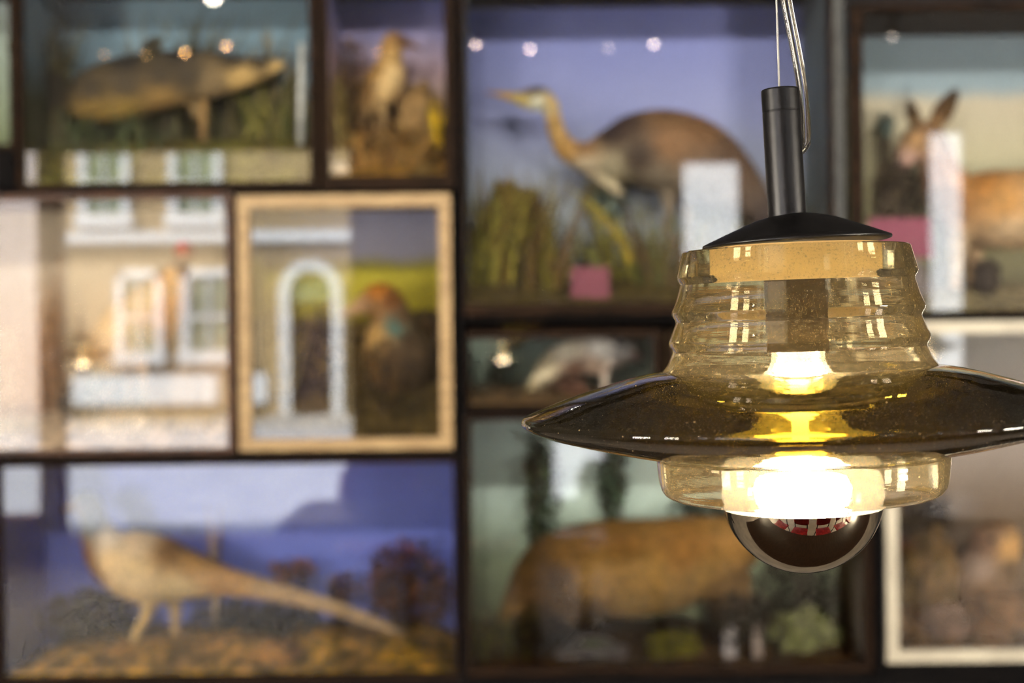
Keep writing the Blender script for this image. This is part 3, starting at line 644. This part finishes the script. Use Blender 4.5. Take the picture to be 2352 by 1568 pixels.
bush('bracken', 'dark bracken under the hind legs of the badger', 1690, 1420, 70, 60, 260, [(40, 32, 20), (56, 44, 26), (44, 44, 22)], MIR+.06, 12, base_v=1515)
blades('grass_tuft', 'olive grass tuft below the snout of the badger', 1150, 1520, 140, 50, [(92, 92, 34), (120, 110, 40), (70, 60, 30)], MIR+.08, 70, 9, .1, 'grass', fan=.4)
rock('mossy_mound', 'olive mossy mound under the belly of the badger', 1545, 1490, 70, 46, [(96, 96, 20), (120, 110, 30), (70, 70, 20)], MIR+.08, 'moss', seed=41, m=M_GROUND)
rock('mossy_mound', 'brown earth mound right of the olive mossy mound', 1600, 1520, 80, 40, [(96, 66, 36), (84, 56, 30)], MIR+.06, 'mound', seed=42, m=M_GROUND)
rock('mossy_mound', 'large grey green moss mound behind the small white cards', 1835, 1465, 90, 72, [(110, 116, 60), (128, 130, 86), (100, 104, 30)], MIR+.12, 'moss', seed=43, m=M_GROUND)
rock('grey_stone', 'flat mauve grey stone under the forelegs of the badger', 1360, 1500, 90, 44, [(104, 96, 98), (120, 112, 104), (110, 120, 84)], MIR+.07, 'rock', seed=44)
card('label_card', 'upright white label card left of the grey green moss mound', 1662, 1440, 1692, 1530, MIR+.025, (196, 190, 186))
card('label_card', 'narrow pinkish label card against the grey green moss mound', 1730, 1440, 1752, 1525, MIR+.025, (180, 164, 150))
card('label_card', 'wide dull mauve label card lying in front of the badger', 1275, 1490, 1440, 1532, MIR+.02, (120, 108, 106), lean=.6)

# ------------------------------------------------------------------ case 9: deer
ground('c9', [(1980, 660), (2200, 668), (2640, 660)], [(92, 84, 60), (130, 118, 84), (60, 56, 40)], 24, 8)
creature('young_deer', 'young deer with orange brown coat and tall dark ears', 'deer',
    [[(2058,388,-.02,14),(2072,366,-.02,24),(2096,338,-.01,36),(2122,318,0,40),(2146,350,.0,40),(2162,400,.0,46),(2190,450,.0,66),(2250,478,0,88),(2340,482,0,92),(2440,475,0,92),(2530,480,0,84),(2580,500,0,40)],
     [(2108,300,-.01,14,8),(2094,268,-.015,19,7),(2082,232,-.02,8,5)], [(2142,296,.005,16,9),(2170,252,.005,26,8),(2200,205,.005,10,5)],
     [(2195,520,-.035,34),(2188,590,-.035,20),(2182,690,-.035,15)], [(2240,530,.035,34),(2245,600,.035,20),(2245,690,.035,15)],
     [(2510,530,-.035,44),(2530,600,-.035,22),(2515,690,-.035,16)], [(2550,520,.035,40),(2570,600,.035,20),(2560,690,.035,16)]],
    [(2058,390,(68,52,45)),(2080,375,(186,151,133)),(2095,330,(175,136,91)),(2120,295,(146,110,75)),(2085,260,(58,44,28)),(2100,280,(107,84,54)),(2170,255,(81,58,32)),(2195,215,(58,42,24)),(2150,285,(126,96,61)),(2140,400,(144,97,56)),(2150,450,(135,93,59)),(2190,420,(184,131,74)),(2240,420,(179,121,54)),(2280,470,(199,147,82)),(2350,480,(205,161,108)),(2300,540,(212,180,136)),(2450,470,(184,131,69)),(2190,600,(193,170,135)),(2240,620,(147,120,88)),(2530,620,(175,140,96))],
    YM, M_FUR, .006, eyes=[(2104,330,6,-.04)])
card('label_card', 'broad pink label card standing below the head of the deer', 1996, 500, 2142, 592, MIR+.06, (152, 84, 100), lean=.1)
rock('grey_block', 'grey stone block under the broad pink label card', 2066, 650, 76, 62, [(120, 112, 110), (140, 128, 120)], MIR+.075, 'rock', seed=52)
rock('dark_stone', 'small black stone between the legs of the deer', 2265, 640, 34, 46, [(40, 34, 28), (54, 46, 36)], MIR+.08, 'rock', seed=51)
bush('teal_shrub', 'small teal shrub left of the ears of the deer', 2030, 290, 16, 34, 60, [(110, 134, 124), (100, 120, 110)], MIR+.27, 11, base_v=670)
bush('brown_thicket', 'brown thicket before the chest of the deer', 2060, 440, 60, 90, 260, [(96, 84, 66), (120, 104, 78), (84, 70, 56)], MIR+.25, 12, base_v=670)

# ------------------------------------------------------------------ case 10: owl
ground('c10', [(2058, 1440), (2250, 1430), (2640, 1440)], [(96, 66, 34), (130, 96, 56), (70, 52, 30), (150, 116, 90)], 30)
creature('brown_owl', 'mottled brown owl with pale breast sitting on rocks', 'owl',
    [[(2275,1195,0,14),(2278,1210,0,44),(2284,1240,0,58),(2280,1280,0,60),(2262,1330,0,72),(2240,1380,0,64),(2215,1420,0,40),(2190,1452,0,22)]],
    [(2270,1200,(130,100,72)),(2300,1255,(226,176,110)),(2250,1240,(150,116,90)),(2230,1290,(176,150,130)),(2300,1300,(110,84,54)),(2250,1350,(130,96,60)),(2200,1430,(96,70,44))],
    MIR+.18, M_FEATHER, eyes=[(2262,1232,6,-.055), (2300,1232,6,-.055)])
rock('tan_rock', 'large tan mottled rock left of the brown owl', 2130, 1340, 80, 130, [(80, 58, 32), (122, 94, 56), (104, 84, 46), (60, 42, 24)], MIR+.2, 'rock', seed=61)
rock('tan_rock', 'rusty rock in front of the brown owl', 2290, 1430, 90, 70, [(110, 76, 40), (140, 100, 60), (84, 60, 30)], MIR+.09, 'rock', seed=62)
rock('tan_rock', 'pinkish pale rock at the foot of the large tan rock', 2170, 1430, 60, 42, [(140, 112, 96), (120, 94, 74)], MIR+.06, 'rock', seed=63)
bush('dry_heather', 'dark dry heather above the large tan rock', 2120, 1180, 70, 60, 200, [(84, 70, 50), (110, 92, 66), (66, 54, 40)], MIR+.26, 13, base_v=1440)

# ------------------------------------------------------------------ ceiling lamps seen as points of light in the case glass
M_LAMPBODY = mat('lamp_housing', (30, 28, 28), (24, 22, 22), .5, 20)
EM_DIM = emit('dim_warm_bulb', (1, .5, .16), 20); EM_WARM = emit('warm_bulb', (1, .5, .16), 110); EM_SOFT = emit('dim_white_bulb', (1, .8, .68), 28); EM_WHITE = emit('soft_white_bulb', (1, .78, .62), 95); EM_BRIGHT = emit('bright_bulb', (1, .85, .62), 90)
YLV = 8.6
def ceiling_lamp(u, v, em, label, r=.011, yv=YLV):
    p = VP(u, v, yv); e = empty('ceiling_lamp', (p.x, p.y, p.z), label, 'lamp', 'ceiling lamps')
    prof = [(1e-4, r)] + [(r*math.sin(math.pi*i/8), r*math.cos(math.pi*i/8)) for i in range(1, 8)] + [(1e-4, -r)]
    MB().lathe(prof, 12, M=Matrix.Translation(p)).build('bulb', em, e, smooth='all')
    MB().lathe([(1e-4, .075), (.022, .075), (.024, .015), (.016, .012), (1e-4, .012)], 16, M=Matrix.Translation(p)).build('socket', M_LAMPBODY, e, smooth=True)
    MB().tube([p+Vector((0, 0, .07)), Vector((p.x, p.y, (p.z+ZC)/2)), Vector((p.x, p.y, ZC))], .003, 6).build('flex', M_LAMPBODY, e)
    MB().lathe([(1e-4, ZC-.02), (.045, ZC-.02), (.045, ZC), (1e-4, ZC)], 16, M=Matrix.Translation((p.x, p.y, 0))).build('ceiling_rose', M_LAMPBODY, e, smooth=True)
names = ['first', 'second', 'third', 'fourth', 'fifth', 'sixth', 'seventh', 'eighth', 'ninth', 'tenth', 'eleventh', 'twelfth', 'thirteenth']
for i, (u, v, em) in enumerate(((240, 125, EM_DIM), (335, 126, EM_DIM), (425, 122, EM_WARM), (520, 106, EM_WARM), (868, 120, EM_DIM), (1093, 102, EM_WHITE), (1218, 113, EM_WHITE), (1397, 110, EM_SOFT), (1502, 102, EM_WHITE), (2050, 85, EM_SOFT))):
    ceiling_lamp(u, v, em, 'small bare ceiling bulb, %s from the left wall in its row' % names[i])
ceiling_lamp(490, -8, EM_BRIGHT, 'larger bare ceiling bulb hanging higher than the row of small bulbs', .034, 7.5)

# fill spotlights added to light the cases, above what the glass mirrors
EM_SPOT = emit('spot_lens', (1, .93, .84), 40)
def spotlight(x, y, zz, tx, ty, tz, label, power):
    e = empty('fill_spotlight', (x, y, zz), label, 'spotlight', 'added fill spotlights facing the cases')
    d = (Vector((tx, ty, tz))-Vector((x, y, zz))).normalized(); M = Matrix.Translation((x, y, zz)) @ d.to_track_quat('Z', 'Y').to_matrix().to_4x4()
    MB().lathe([(1e-4, -.09), (.03, -.09), (.04, -.07), (.045, .03), (.04, .03), (.036, -.01), (1e-4, -.01)], 24, M=M).build('housing', M_LAMPBODY, e, smooth=30)
    MB().lathe([(1e-4, -.004), (.034, -.004), (.034, -.008), (1e-4, -.008)], 24, M=M).build('lens', EM_SPOT, e)
    MB().tube([Vector((x, y, zz)) - d*.05, Vector((x, y, (zz+ZC)/2)), Vector((x, y, ZC))], .008, 8).build('stem', M_LAMPBODY, e, smooth='all')
    L = bpy.data.lights.new('spot_light', 'SPOT'); L.energy = power; L.color = (1, .95, .87); L.shadow_soft_size = .03; L.spot_size = R(95); L.spot_blend = .8
    lo = bpy.data.objects.new('spot_light', L); COL.objects.link(lo); lo.parent = e
    lo.matrix_local = Matrix.Translation(-Vector((x, y, zz))) @ M @ Matrix.Translation((0, 0, .035)) @ Matrix.Rotation(math.pi, 4, 'X')
sn = ['first', 'second', 'third', 'fourth', 'fifth', 'sixth']
for i in range(6):
    x = -2.5+i*1.0
    spotlight(x, .3, 3.32, x*.8, MIR, 1.35, '%s added black ceiling spotlight counted from the pink house end' % sn[i], SPOTP)
# floor lamps added out of view at the room's sides for low fill light
M_SHADE = bpy.data.materials.new('glowing_fill_shade'); M_SHADE.use_nodes = True
_nt = M_SHADE.node_tree; _nt.nodes.clear(); _o = _nt.nodes.new('ShaderNodeOutputMaterial'); _e = _nt.nodes.new('ShaderNodeEmission')
_e.inputs[0].default_value = (1, .9, .76, 1); _e.inputs[1].default_value = FLOORL; _nt.links.new(_e.outputs[0], _o.inputs[0])
for x, y, lab in ((-3.35, -.3, 'added floor lamp with glowing drum shade nearest the game bird case'), (3.35, -.3, 'added floor lamp with glowing drum shade nearest the owl case'), (-4.0, -1.6, 'added floor lamp with glowing drum shade by the shop window at the game bird end'), (4.0, -1.6, 'added floor lamp with glowing drum shade by the shop window at the owl end')):
    e = empty('fill_floor_lamp', (x, y, 0), lab, 'floor lamp', 'added fill lamps')
    T = Matrix.Translation((x, y, 0))
    MB().lathe([(1e-4, 0), (.16, 0), (.16, .02), (1e-4, .025)], 32, M=T).build('base', M_BLACKSTEEL, e, smooth=30)
    MB().tube([Vector((x, y, .02)), Vector((x, y, .5)), Vector((x, y, 1.2))], .012, 10).build('pole', M_BLACKSTEEL, e, smooth='all')
    MB().lathe([(.25, .75), (.25, 1.65), (.245, 1.65), (.245, .75)], 24, closed=True, M=T).build('lamp_shade', M_SHADE, e, smooth=30)

# ------------------------------------------------------------------ furniture mirrored in the bulb
M_RED = mat('red_leather', (150, 26, 30), (120, 18, 24), .35, 20)
M_TABLE = mat('dark_table_top', (60, 40, 28), (44, 30, 20), .3, 8, stretch=(8, 1, 1))
def chair(x, y, rz, label):
    e = empty('red_chair', (0, 0, 0), label, 'chair', 'red chairs around the long table')
    MB().box((-.2, -.2, .42), (.2, .2, .48)).build('seat', M_RED, e)
    mb = MB(); n = 10
    for i in range(n):
        pass
    mb.loft([(Vector((0, .2, .62)), .19, .02), (Vector((0, .21, .68)), .21, .025), (Vector((0, .225, .8)), .21, .025), (Vector((0, .235, .88)), .16, .02)], 16)
    mb.build('backrest', M_RED, e, smooth='all')
    for sx in (-1, 1):
        for sy in (-1, 1):
            top = .42 if sy < 0 else .66
            MB().tube([Vector((sx*.19, sy*.19, 0)), Vector((sx*.18, sy*.185, top/2)), Vector((sx*.17, sy*.19, top))], .012, 8).build('leg', M_BLACKSTEEL, e, smooth='all')
    e.location = (x, y, 0); e.rotation_euler.z = rz
    return e
tb = empty('long_table', (.5, .75, 0), 'long dark wooden table under the pendant lamps', 'table')
MB().box((-1.0, .3, .7), (2.3, 1.2, .74)).build('table_top', M_TABLE, tb)
for sx in (.05, 1.5): MB().lathe([(1e-3, 0), (.24, 0), (.24, .02), (.04, .05), (.035, .68), (.12, .7), (1e-3, .7)], 24, M=Matrix.Translation((sx, .75, 0))).build('pedestal', M_BLACKSTEEL, tb, smooth=30)
proto = None
cn = ['first', 'second', 'third', 'fourth', 'fifth']
for i in range(5):
    for sd, yy, rz in ((1, .02, math.pi),):
        lab = '%s red chair from the table end, in the row facing the cases' % cn[i]
        if proto is None: proto = chair(-.7+i*.62, yy, rz, lab)
        else:
            c = copy_tree(proto); c.location = (-.7+i*.62, yy, 0); c.rotation_euler.z = rz; c['label'] = lab

# ------------------------------------------------------------------ the pendant lamp
YL = .772; s = S(YL)
def glass_mat():
    m = bpy.data.materials.new('smoked_olive_glass'); m.use_nodes = True; nt = m.node_tree; nt.nodes.clear()
    o = nt.nodes.new('ShaderNodeOutputMaterial')
    g = nt.nodes.new('ShaderNodeBsdfGlass'); g.inputs['IOR'].default_value = 1.48; g.inputs['Roughness'].default_value = 0.0
    g.inputs['Color'].default_value = (.99, .97, .93, 1)
    tc = nt.nodes.new('ShaderNodeTexCoord'); mp = nt.nodes.new('ShaderNodeMapping'); mp.inputs['Scale'].default_value = (10, 10, 160)
    nz = nt.nodes.new('ShaderNodeTexNoise'); nz.inputs['Scale'].default_value = 2.0; nz.inputs['Detail'].default_value = 3
    nt.links.new(tc.outputs['Object'], mp.inputs[0]); nt.links.new(mp.outputs[0], nz.inputs[0])
    bp = nt.nodes.new('ShaderNodeBump'); bp.inputs['Strength'].default_value = .12; bp.inputs['Distance'].default_value = .001
    nt.links.new(nz.outputs[0], bp.inputs['Height']); nt.links.new(bp.outputs[0], g.inputs['Normal'])
    # thin film of dust on the glass
    tr = nt.nodes.new('ShaderNodeBsdfTranslucent'); tr.inputs[0].default_value = (.93, .78, .52, 1)
    df = nt.nodes.new('ShaderNodeBsdfDiffuse'); df.inputs[0].default_value = (.74, .6, .38, 1)
    ad = nt.nodes.new('ShaderNodeMixShader'); ad.inputs[0].default_value = .4
    nt.links.new(tr.outputs[0], ad.inputs[1]); nt.links.new(df.outputs[0], ad.inputs[2])
    n2 = nt.nodes.new('ShaderNodeTexNoise'); n2.inputs['Scale'].default_value = 900; n2.inputs['Detail'].default_value = 2
    nt.links.new(tc.outputs['Object'], n2.inputs[0])
    rp = nt.nodes.new('ShaderNodeValToRGB'); e = rp.color_ramp.elements
    e[0].position = .58; e[0].color = (.034, .034, .034, 1); e[1].position = .85; e[1].color = (.35, .35, .35, 1)
    nt.links.new(n2.outputs[0], rp.inputs[0])
    mx = nt.nodes.new('ShaderNodeMixShader'); nt.links.new(rp.outputs[0], mx.inputs[0])
    nt.links.new(g.outputs[0], mx.inputs[1]); nt.links.new(ad.outputs[0], mx.inputs[2]); nt.links.new(mx.outputs[0], o.inputs[0])
    va = nt.nodes.new('ShaderNodeVolumeAbsorption'); va.inputs[0].default_value = (.62, .55, .10, 1); va.inputs[1].default_value = 70
    nt.links.new(va.outputs[0], o.inputs[1])
    return m
M_SMOKE = glass_mat()
M_MATTEBLACK = mat('matte_black_metal', (20, 18, 18), (16, 15, 15), .36, 60, metal=.0, spec=.35)
LO = P(1834, 847, YL)
TILT = Matrix.Translation(LO) @ Matrix.Rotation(R(-1.35), 4, 'Y') @ Matrix.Rotation(R(.8), 4, 'X')
lamp = empty('pendant_lamp', LO, 'smoked olive glass pendant lamp with black cap and lit mirrored bulb', 'pendant lamp')
def z(y): return (847-y)*s
neck = [(238, 571), (252, 570), (257, 573), (265, 602), (270.5, 622), (272, 630), (270.5, 636), (265.5, 643), (264.5, 647), (266.5, 655), (275, 684), (283, 702), (286, 709), (285, 715), (278, 727), (277, 732),
         (279, 739), (289, 764), (294, 774), (295, 780), (293, 786), (287.5, 795), (286.5, 800), (289, 808), (299, 830), (311, 845)]
outer = [(311, 845), (335, 848), (386, 858), (455, 877), (515, 895), (560, 911), (600, 926), (625, 936), (637, 943), (641, 951), (637, 959), (622, 969), (585, 983), (540, 996), (485, 1010), (430, 1023), (380, 1033), (345, 1039)]
outer += [(334, 1043), (331, 1049), (329, 1075), (326, 1100), (321, 1118), (312, 1130), (298, 1137), (286, 1139)]
inner = [(284, 1133), (294, 1130), (304, 1122), (310, 1110), (313, 1090), (314, 1060), (314, 1030), (313, 990), (311, 940), (308, 900),
         (302, 872), (292, 852), (281, 832), (271, 810), (268, 790), (262, 750), (256, 710), (250, 670), (246, 640), (240, 600)]
def subdiv(pr, n=3):
    out = []
    for i in range(len(pr)-1):
        p0, p1, p2, p3 = pr[max(i-1, 0)], pr[i], pr[i+1], pr[min(i+2, len(pr)-1)]
        for q in range(n):
            t = q/n
            out.append(tuple(.5*((2*p1[k])+(p2[k]-p0[k])*t+(2*p0[k]-5*p1[k]+4*p2[k]-p3[k])*t*t+(3*p1[k]-p0[k]-3*p2[k]+p3[k])*t**3) for k in (0, 1)))
    return out+[pr[-1]]
prof = [(r*s, z(y)) for r, y in neck[:-1]+subdiv(outer)+subdiv(inner)]
MB().lathe(prof, 160, closed=True, M=TILT).build('glass_shade', M_SMOKE, lamp, smooth=24, label='smoked olive glass shade with ribbed neck and wide brim')
# specks of dust and seed bubbles on the glass
sp = MB(); prs = [(r*s, z(y)) for r, y in neck[2:-1]+subdiv(outer)[:46]]
for i in range(420):
    k = random.randrange(len(prs)-1); t = random.random()
    if random.random() < .45: k = random.randrange(24, len(prs)-1)
    r_ = prs[k][0]*(1-t)+prs[k+1][0]*t; zz = prs[k][1]*(1-t)+prs[k+1][1]*t; a = random.uniform(0, 2*math.pi)
    q = (.00012+.0003*random.random()**4) ; c = TILT @ Vector((r_*math.cos(a), r_*math.sin(a), zz)); w_ = q*random.uniform(1, 2)
    tx = Vector((-math.sin(a), math.cos(a), 0)); nn = Vector((math.cos(a), math.sin(a), 0)); kk = Vector((0, 0, 1))
    sp.add([c+tx*w_, c+nn*q, c-tx*w_, c-nn*q, c+kk*q, c-kk*q], [(0,1,4), (1,2,4), (2,3,4), (3,0,4), (1,0,5), (2,1,5), (3,2,5), (0,3,5)])
so_ = sp.build('dust_specks', mat('dust', (236, 206, 150), (220, 190, 130), .8, 40), lamp); so_['kind'] = 'stuff'
# socket housing; the bulb's golden light on it is put into its colour
M_LITHOLDER = bpy.data.materials.new('lit_gold_holder'); M_LITHOLDER.use_nodes = True
_nt = M_LITHOLDER.node_tree; _nt.nodes.clear(); _o = _nt.nodes.new('ShaderNodeOutputMaterial')
_t = _nt.nodes.new('ShaderNodeBsdfTranslucent'); _t.inputs[0].default_value = (1, .78, .4, 1); _d = _nt.nodes.new('ShaderNodeBsdfDiffuse'); _d.inputs[0].default_value = (.9, .68, .34, 1)
_m = _nt.nodes.new('ShaderNodeMixShader'); _m.inputs[0].default_value = .3; _nt.links.new(_t.outputs[0], _m.inputs[1]); _nt.links.new(_d.outputs[0], _m.inputs[2]); _nt.links.new(_m.outputs[0], _o.inputs[0])
MB().lathe([(r*s, z(y)) for r, y in ((194, 564), (194, 642))], 96, M=TILT).build('shade_holder', M_LITHOLDER, lamp, smooth=30, label='socket holder ring inside the neck, coloured gold as lit by the bulb')
MB().lathe([(r*s, z(y)) for r, y in ((1e-3, 640), (70, 640), (72, 650), (72, 790), (66, 812), (1e-3, 812))], 48, M=TILT).build('lamp_socket', mat('socket_brown', (120, 92, 64), (96, 74, 50), .8, 20, spec=.1), lamp, smooth=30)
# cap and stem, hung slightly more askew than the glass
CO = P(1829, 561, YL)
CT = Matrix.Translation(CO) @ Matrix.Rotation(R(-2.8), 4, 'Y') @ Matrix.Rotation(R(.4), 4, 'X')
MB().lathe([(r*s, h*s) for r, h in ((1e-3, 0), (206, 0), (213, 2), (214.5, 5), (213, 9), (196, 16), (160, 31), (120, 47), (90, 58), (62, 65), (44, 69), (1e-3, 70))], 128, M=CT).build('cap', M_MATTEBLACK, lamp, smooth=50)
ST = CT @ Matrix.Translation((-17*s, 0, 0))
MB().lathe([(r*s, h*s) for r, h in ((1e-3, 60), (43, 60), (43, 303), (42.2, 304.5), (42.2, 306), (43, 307.5), (43, 354), (41.5, 357), (39, 358), (1e-3, 358))], 64, M=ST).build('stem', M_MATTEBLACK, lamp, smooth=14)
# steel wire (twisted strands) and clear flex
M_WIRE = mat('steel_wire', (190, 188, 182), (150, 148, 142), .3, 40, metal=.9)
wa = P(1790, 205, YL); wb = P(1773, -330, YL)
for ph in range(3):
    pts = []
    for i in range(170):
        t = i/169; c = wa.lerp(wb, t); a = t*2*math.pi*36+ph*2.094
        pts.append(c+Vector((math.cos(a), math.sin(a), 0))*1.25*s)
    MB().tube(pts, 1.5*s, 6).build('wire_strand', M_WIRE, lamp, smooth='all')
def clear_mat():
    m = bpy.data.materials.new('clear_flex'); m.use_nodes = True; b = m.node_tree.nodes['Principled BSDF']
    b.inputs['Transmission Weight'].default_value = 1; b.inputs['Roughness'].default_value = .06; b.inputs['IOR'].default_value = 1.4
    b.inputs['Base Color'].default_value = (.95, .94, .9, 1); return m
ctrl = [(1836, 352, .004), (1846, 338, .006), (1850, 318, .008), (1848, 262, .010), (1841, 190, .012), (1826, 105, .012), (1806, 0, .010), (1792, -120, .008), (1776, -330, .006)]
cp = []
for i in range(len(ctrl)-1):
    p0, p1, p2, p3 = ctrl[max(i-1, 0)], ctrl[i], ctrl[i+1], ctrl[min(i+2, len(ctrl)-1)]
    for q in range(8):
        t = q/8; a = [.5*((2*p1[k])+(p2[k]-p0[k])*t+(2*p0[k]-5*p1[k]+4*p2[k]-p3[k])*t*t+(3*p1[k]-p0[k]-3*p2[k]+p3[k])*t**3) for k in range(3)]
        cp.append(P(a[0], a[1], YL+a[2]))
fw = []
for i, p in enumerate(cp):
    t = min(1, i/14); fw.append((p, (7+6*t)*s, 8*s))
MB().loft(fw, 16).build('clear_flex', clear_mat(), lamp, smooth='all')
for off in (-1, 1):
    MB().tube([p+Vector((off*4.5*s*min(1, i/14), 0, 0)) for i, p in enumerate(cp)], 2.2*s, 8).build('flex_core', mat('tinned_copper', (226, 222, 212), (200, 190, 170), .25, 60, metal=.85), lamp, smooth='all')
# bulb
BC = 1131
def bulb_shell_mat():
    m = bpy.data.materials.new('bulb_glass'); m.use_nodes = True; nt = m.node_tree; nt.nodes.clear()
    o = nt.nodes.new('ShaderNodeOutputMaterial'); t = nt.nodes.new('ShaderNodeBsdfTransparent'); t.inputs[0].default_value = (1, .97, .92, 1)
    tr = nt.nodes.new('ShaderNodeBsdfTranslucent'); tr.inputs[0].default_value = (1, .93, .82, 1)
    mx = nt.nodes.new('ShaderNodeMixShader'); mx.inputs[0].default_value = .13
    nt.links.new(t.outputs[0], mx.inputs[1]); nt.links.new(tr.outputs[0], mx.inputs[2])
    fr = nt.nodes.new('ShaderNodeFresnel'); fr.inputs[0].default_value = 1.45; g = nt.nodes.new('ShaderNodeBsdfGlossy'); g.inputs['Roughness'].default_value = 0
    m2 = nt.nodes.new('ShaderNodeMixShader'); nt.links.new(fr.outputs[0], m2.inputs[0]); nt.links.new(mx.outputs[0], m2.inputs[1]); nt.links.new(g.outputs[0], m2.inputs[2])
    nt.links.new(m2.outputs[0], o.inputs[0]); return m
up = [(58, 812), (62, 835), (72, 870), (92, 910)]
a0 = math.asin(min(1, 118/184))
for i in range(15):
    a = a0 + (math.radians(101)-a0)*i/14
    up.append((184*math.sin(a), BC-184*math.cos(a)))
low = []
for i in range(25):
    a = math.radians(101)+(math.pi-math.radians(101))*i/24
    low.append((max(.01, 184*math.sin(a)), BC-184*math.cos(a)))
bulb = MB().lathe([(r*s, z(y)) for r, y in up], 96, M=TILT).build('bulb', bulb_shell_mat(), lamp, smooth='all', label='round lit bulb with mirrored lower half')
M_MIRROR = bpy.data.materials.new('smoked_mirror'); M_MIRROR.use_nodes = True
b = M_MIRROR.node_tree.nodes['Principled BSDF']; b.inputs['Metallic'].default_value = 1; b.inputs['Roughness'].default_value = .015; b.inputs['Base Color'].default_value = (.72, .64, .48, 1)
MB().lathe([(r*s, z(y)) for r, y in low], 96, M=TILT).build('mirrored_crown', M_MIRROR, bulb, smooth='all', label='mirrored lower half of the bulb')
EM_CORE = emit('glow_core_emission', (1, .80, .54), 75, True)
fil = MB()  # glow core shaped wide, and into the neck, to imitate the bulb's bloom
fp = [(1e-3, 1046), (30, 1049), (70, 1062), (100, 1085), (112, 1112), (108, 1138), (88, 1160), (50, 1174), (1e-3, 1180)]
fil.lathe([(r*s, z(y)) for r, y in fp], 24, M=TILT)
fil.lathe([(r*s, z(y)) for r, y in ((1e-3, 840), (46, 842), (60, 866), (52, 900), (20, 945), (20, 1046), (1e-3, 1048))], 16, M=TILT)
fil.build('glow_core', EM_CORE, bulb, smooth='all', label='glowing warm white light source inside the bulb, widened for its bloom')

# the two neighbouring pendants of the row, seen only in the case glass
for u, lab in ((190, 'smoked glass pendant lamp hanging left of the nearest one'), (2128, 'smoked glass pendant lamp hanging right of the nearest one')):
    c = copy_tree(lamp); c['label'] = lab
    Yv = 2*MIR-YL; p = VP(u, 815, Yv); q = P(1846, 1140, YL)
    c.location = LO + Vector((p.x-q.x, 0, 0))
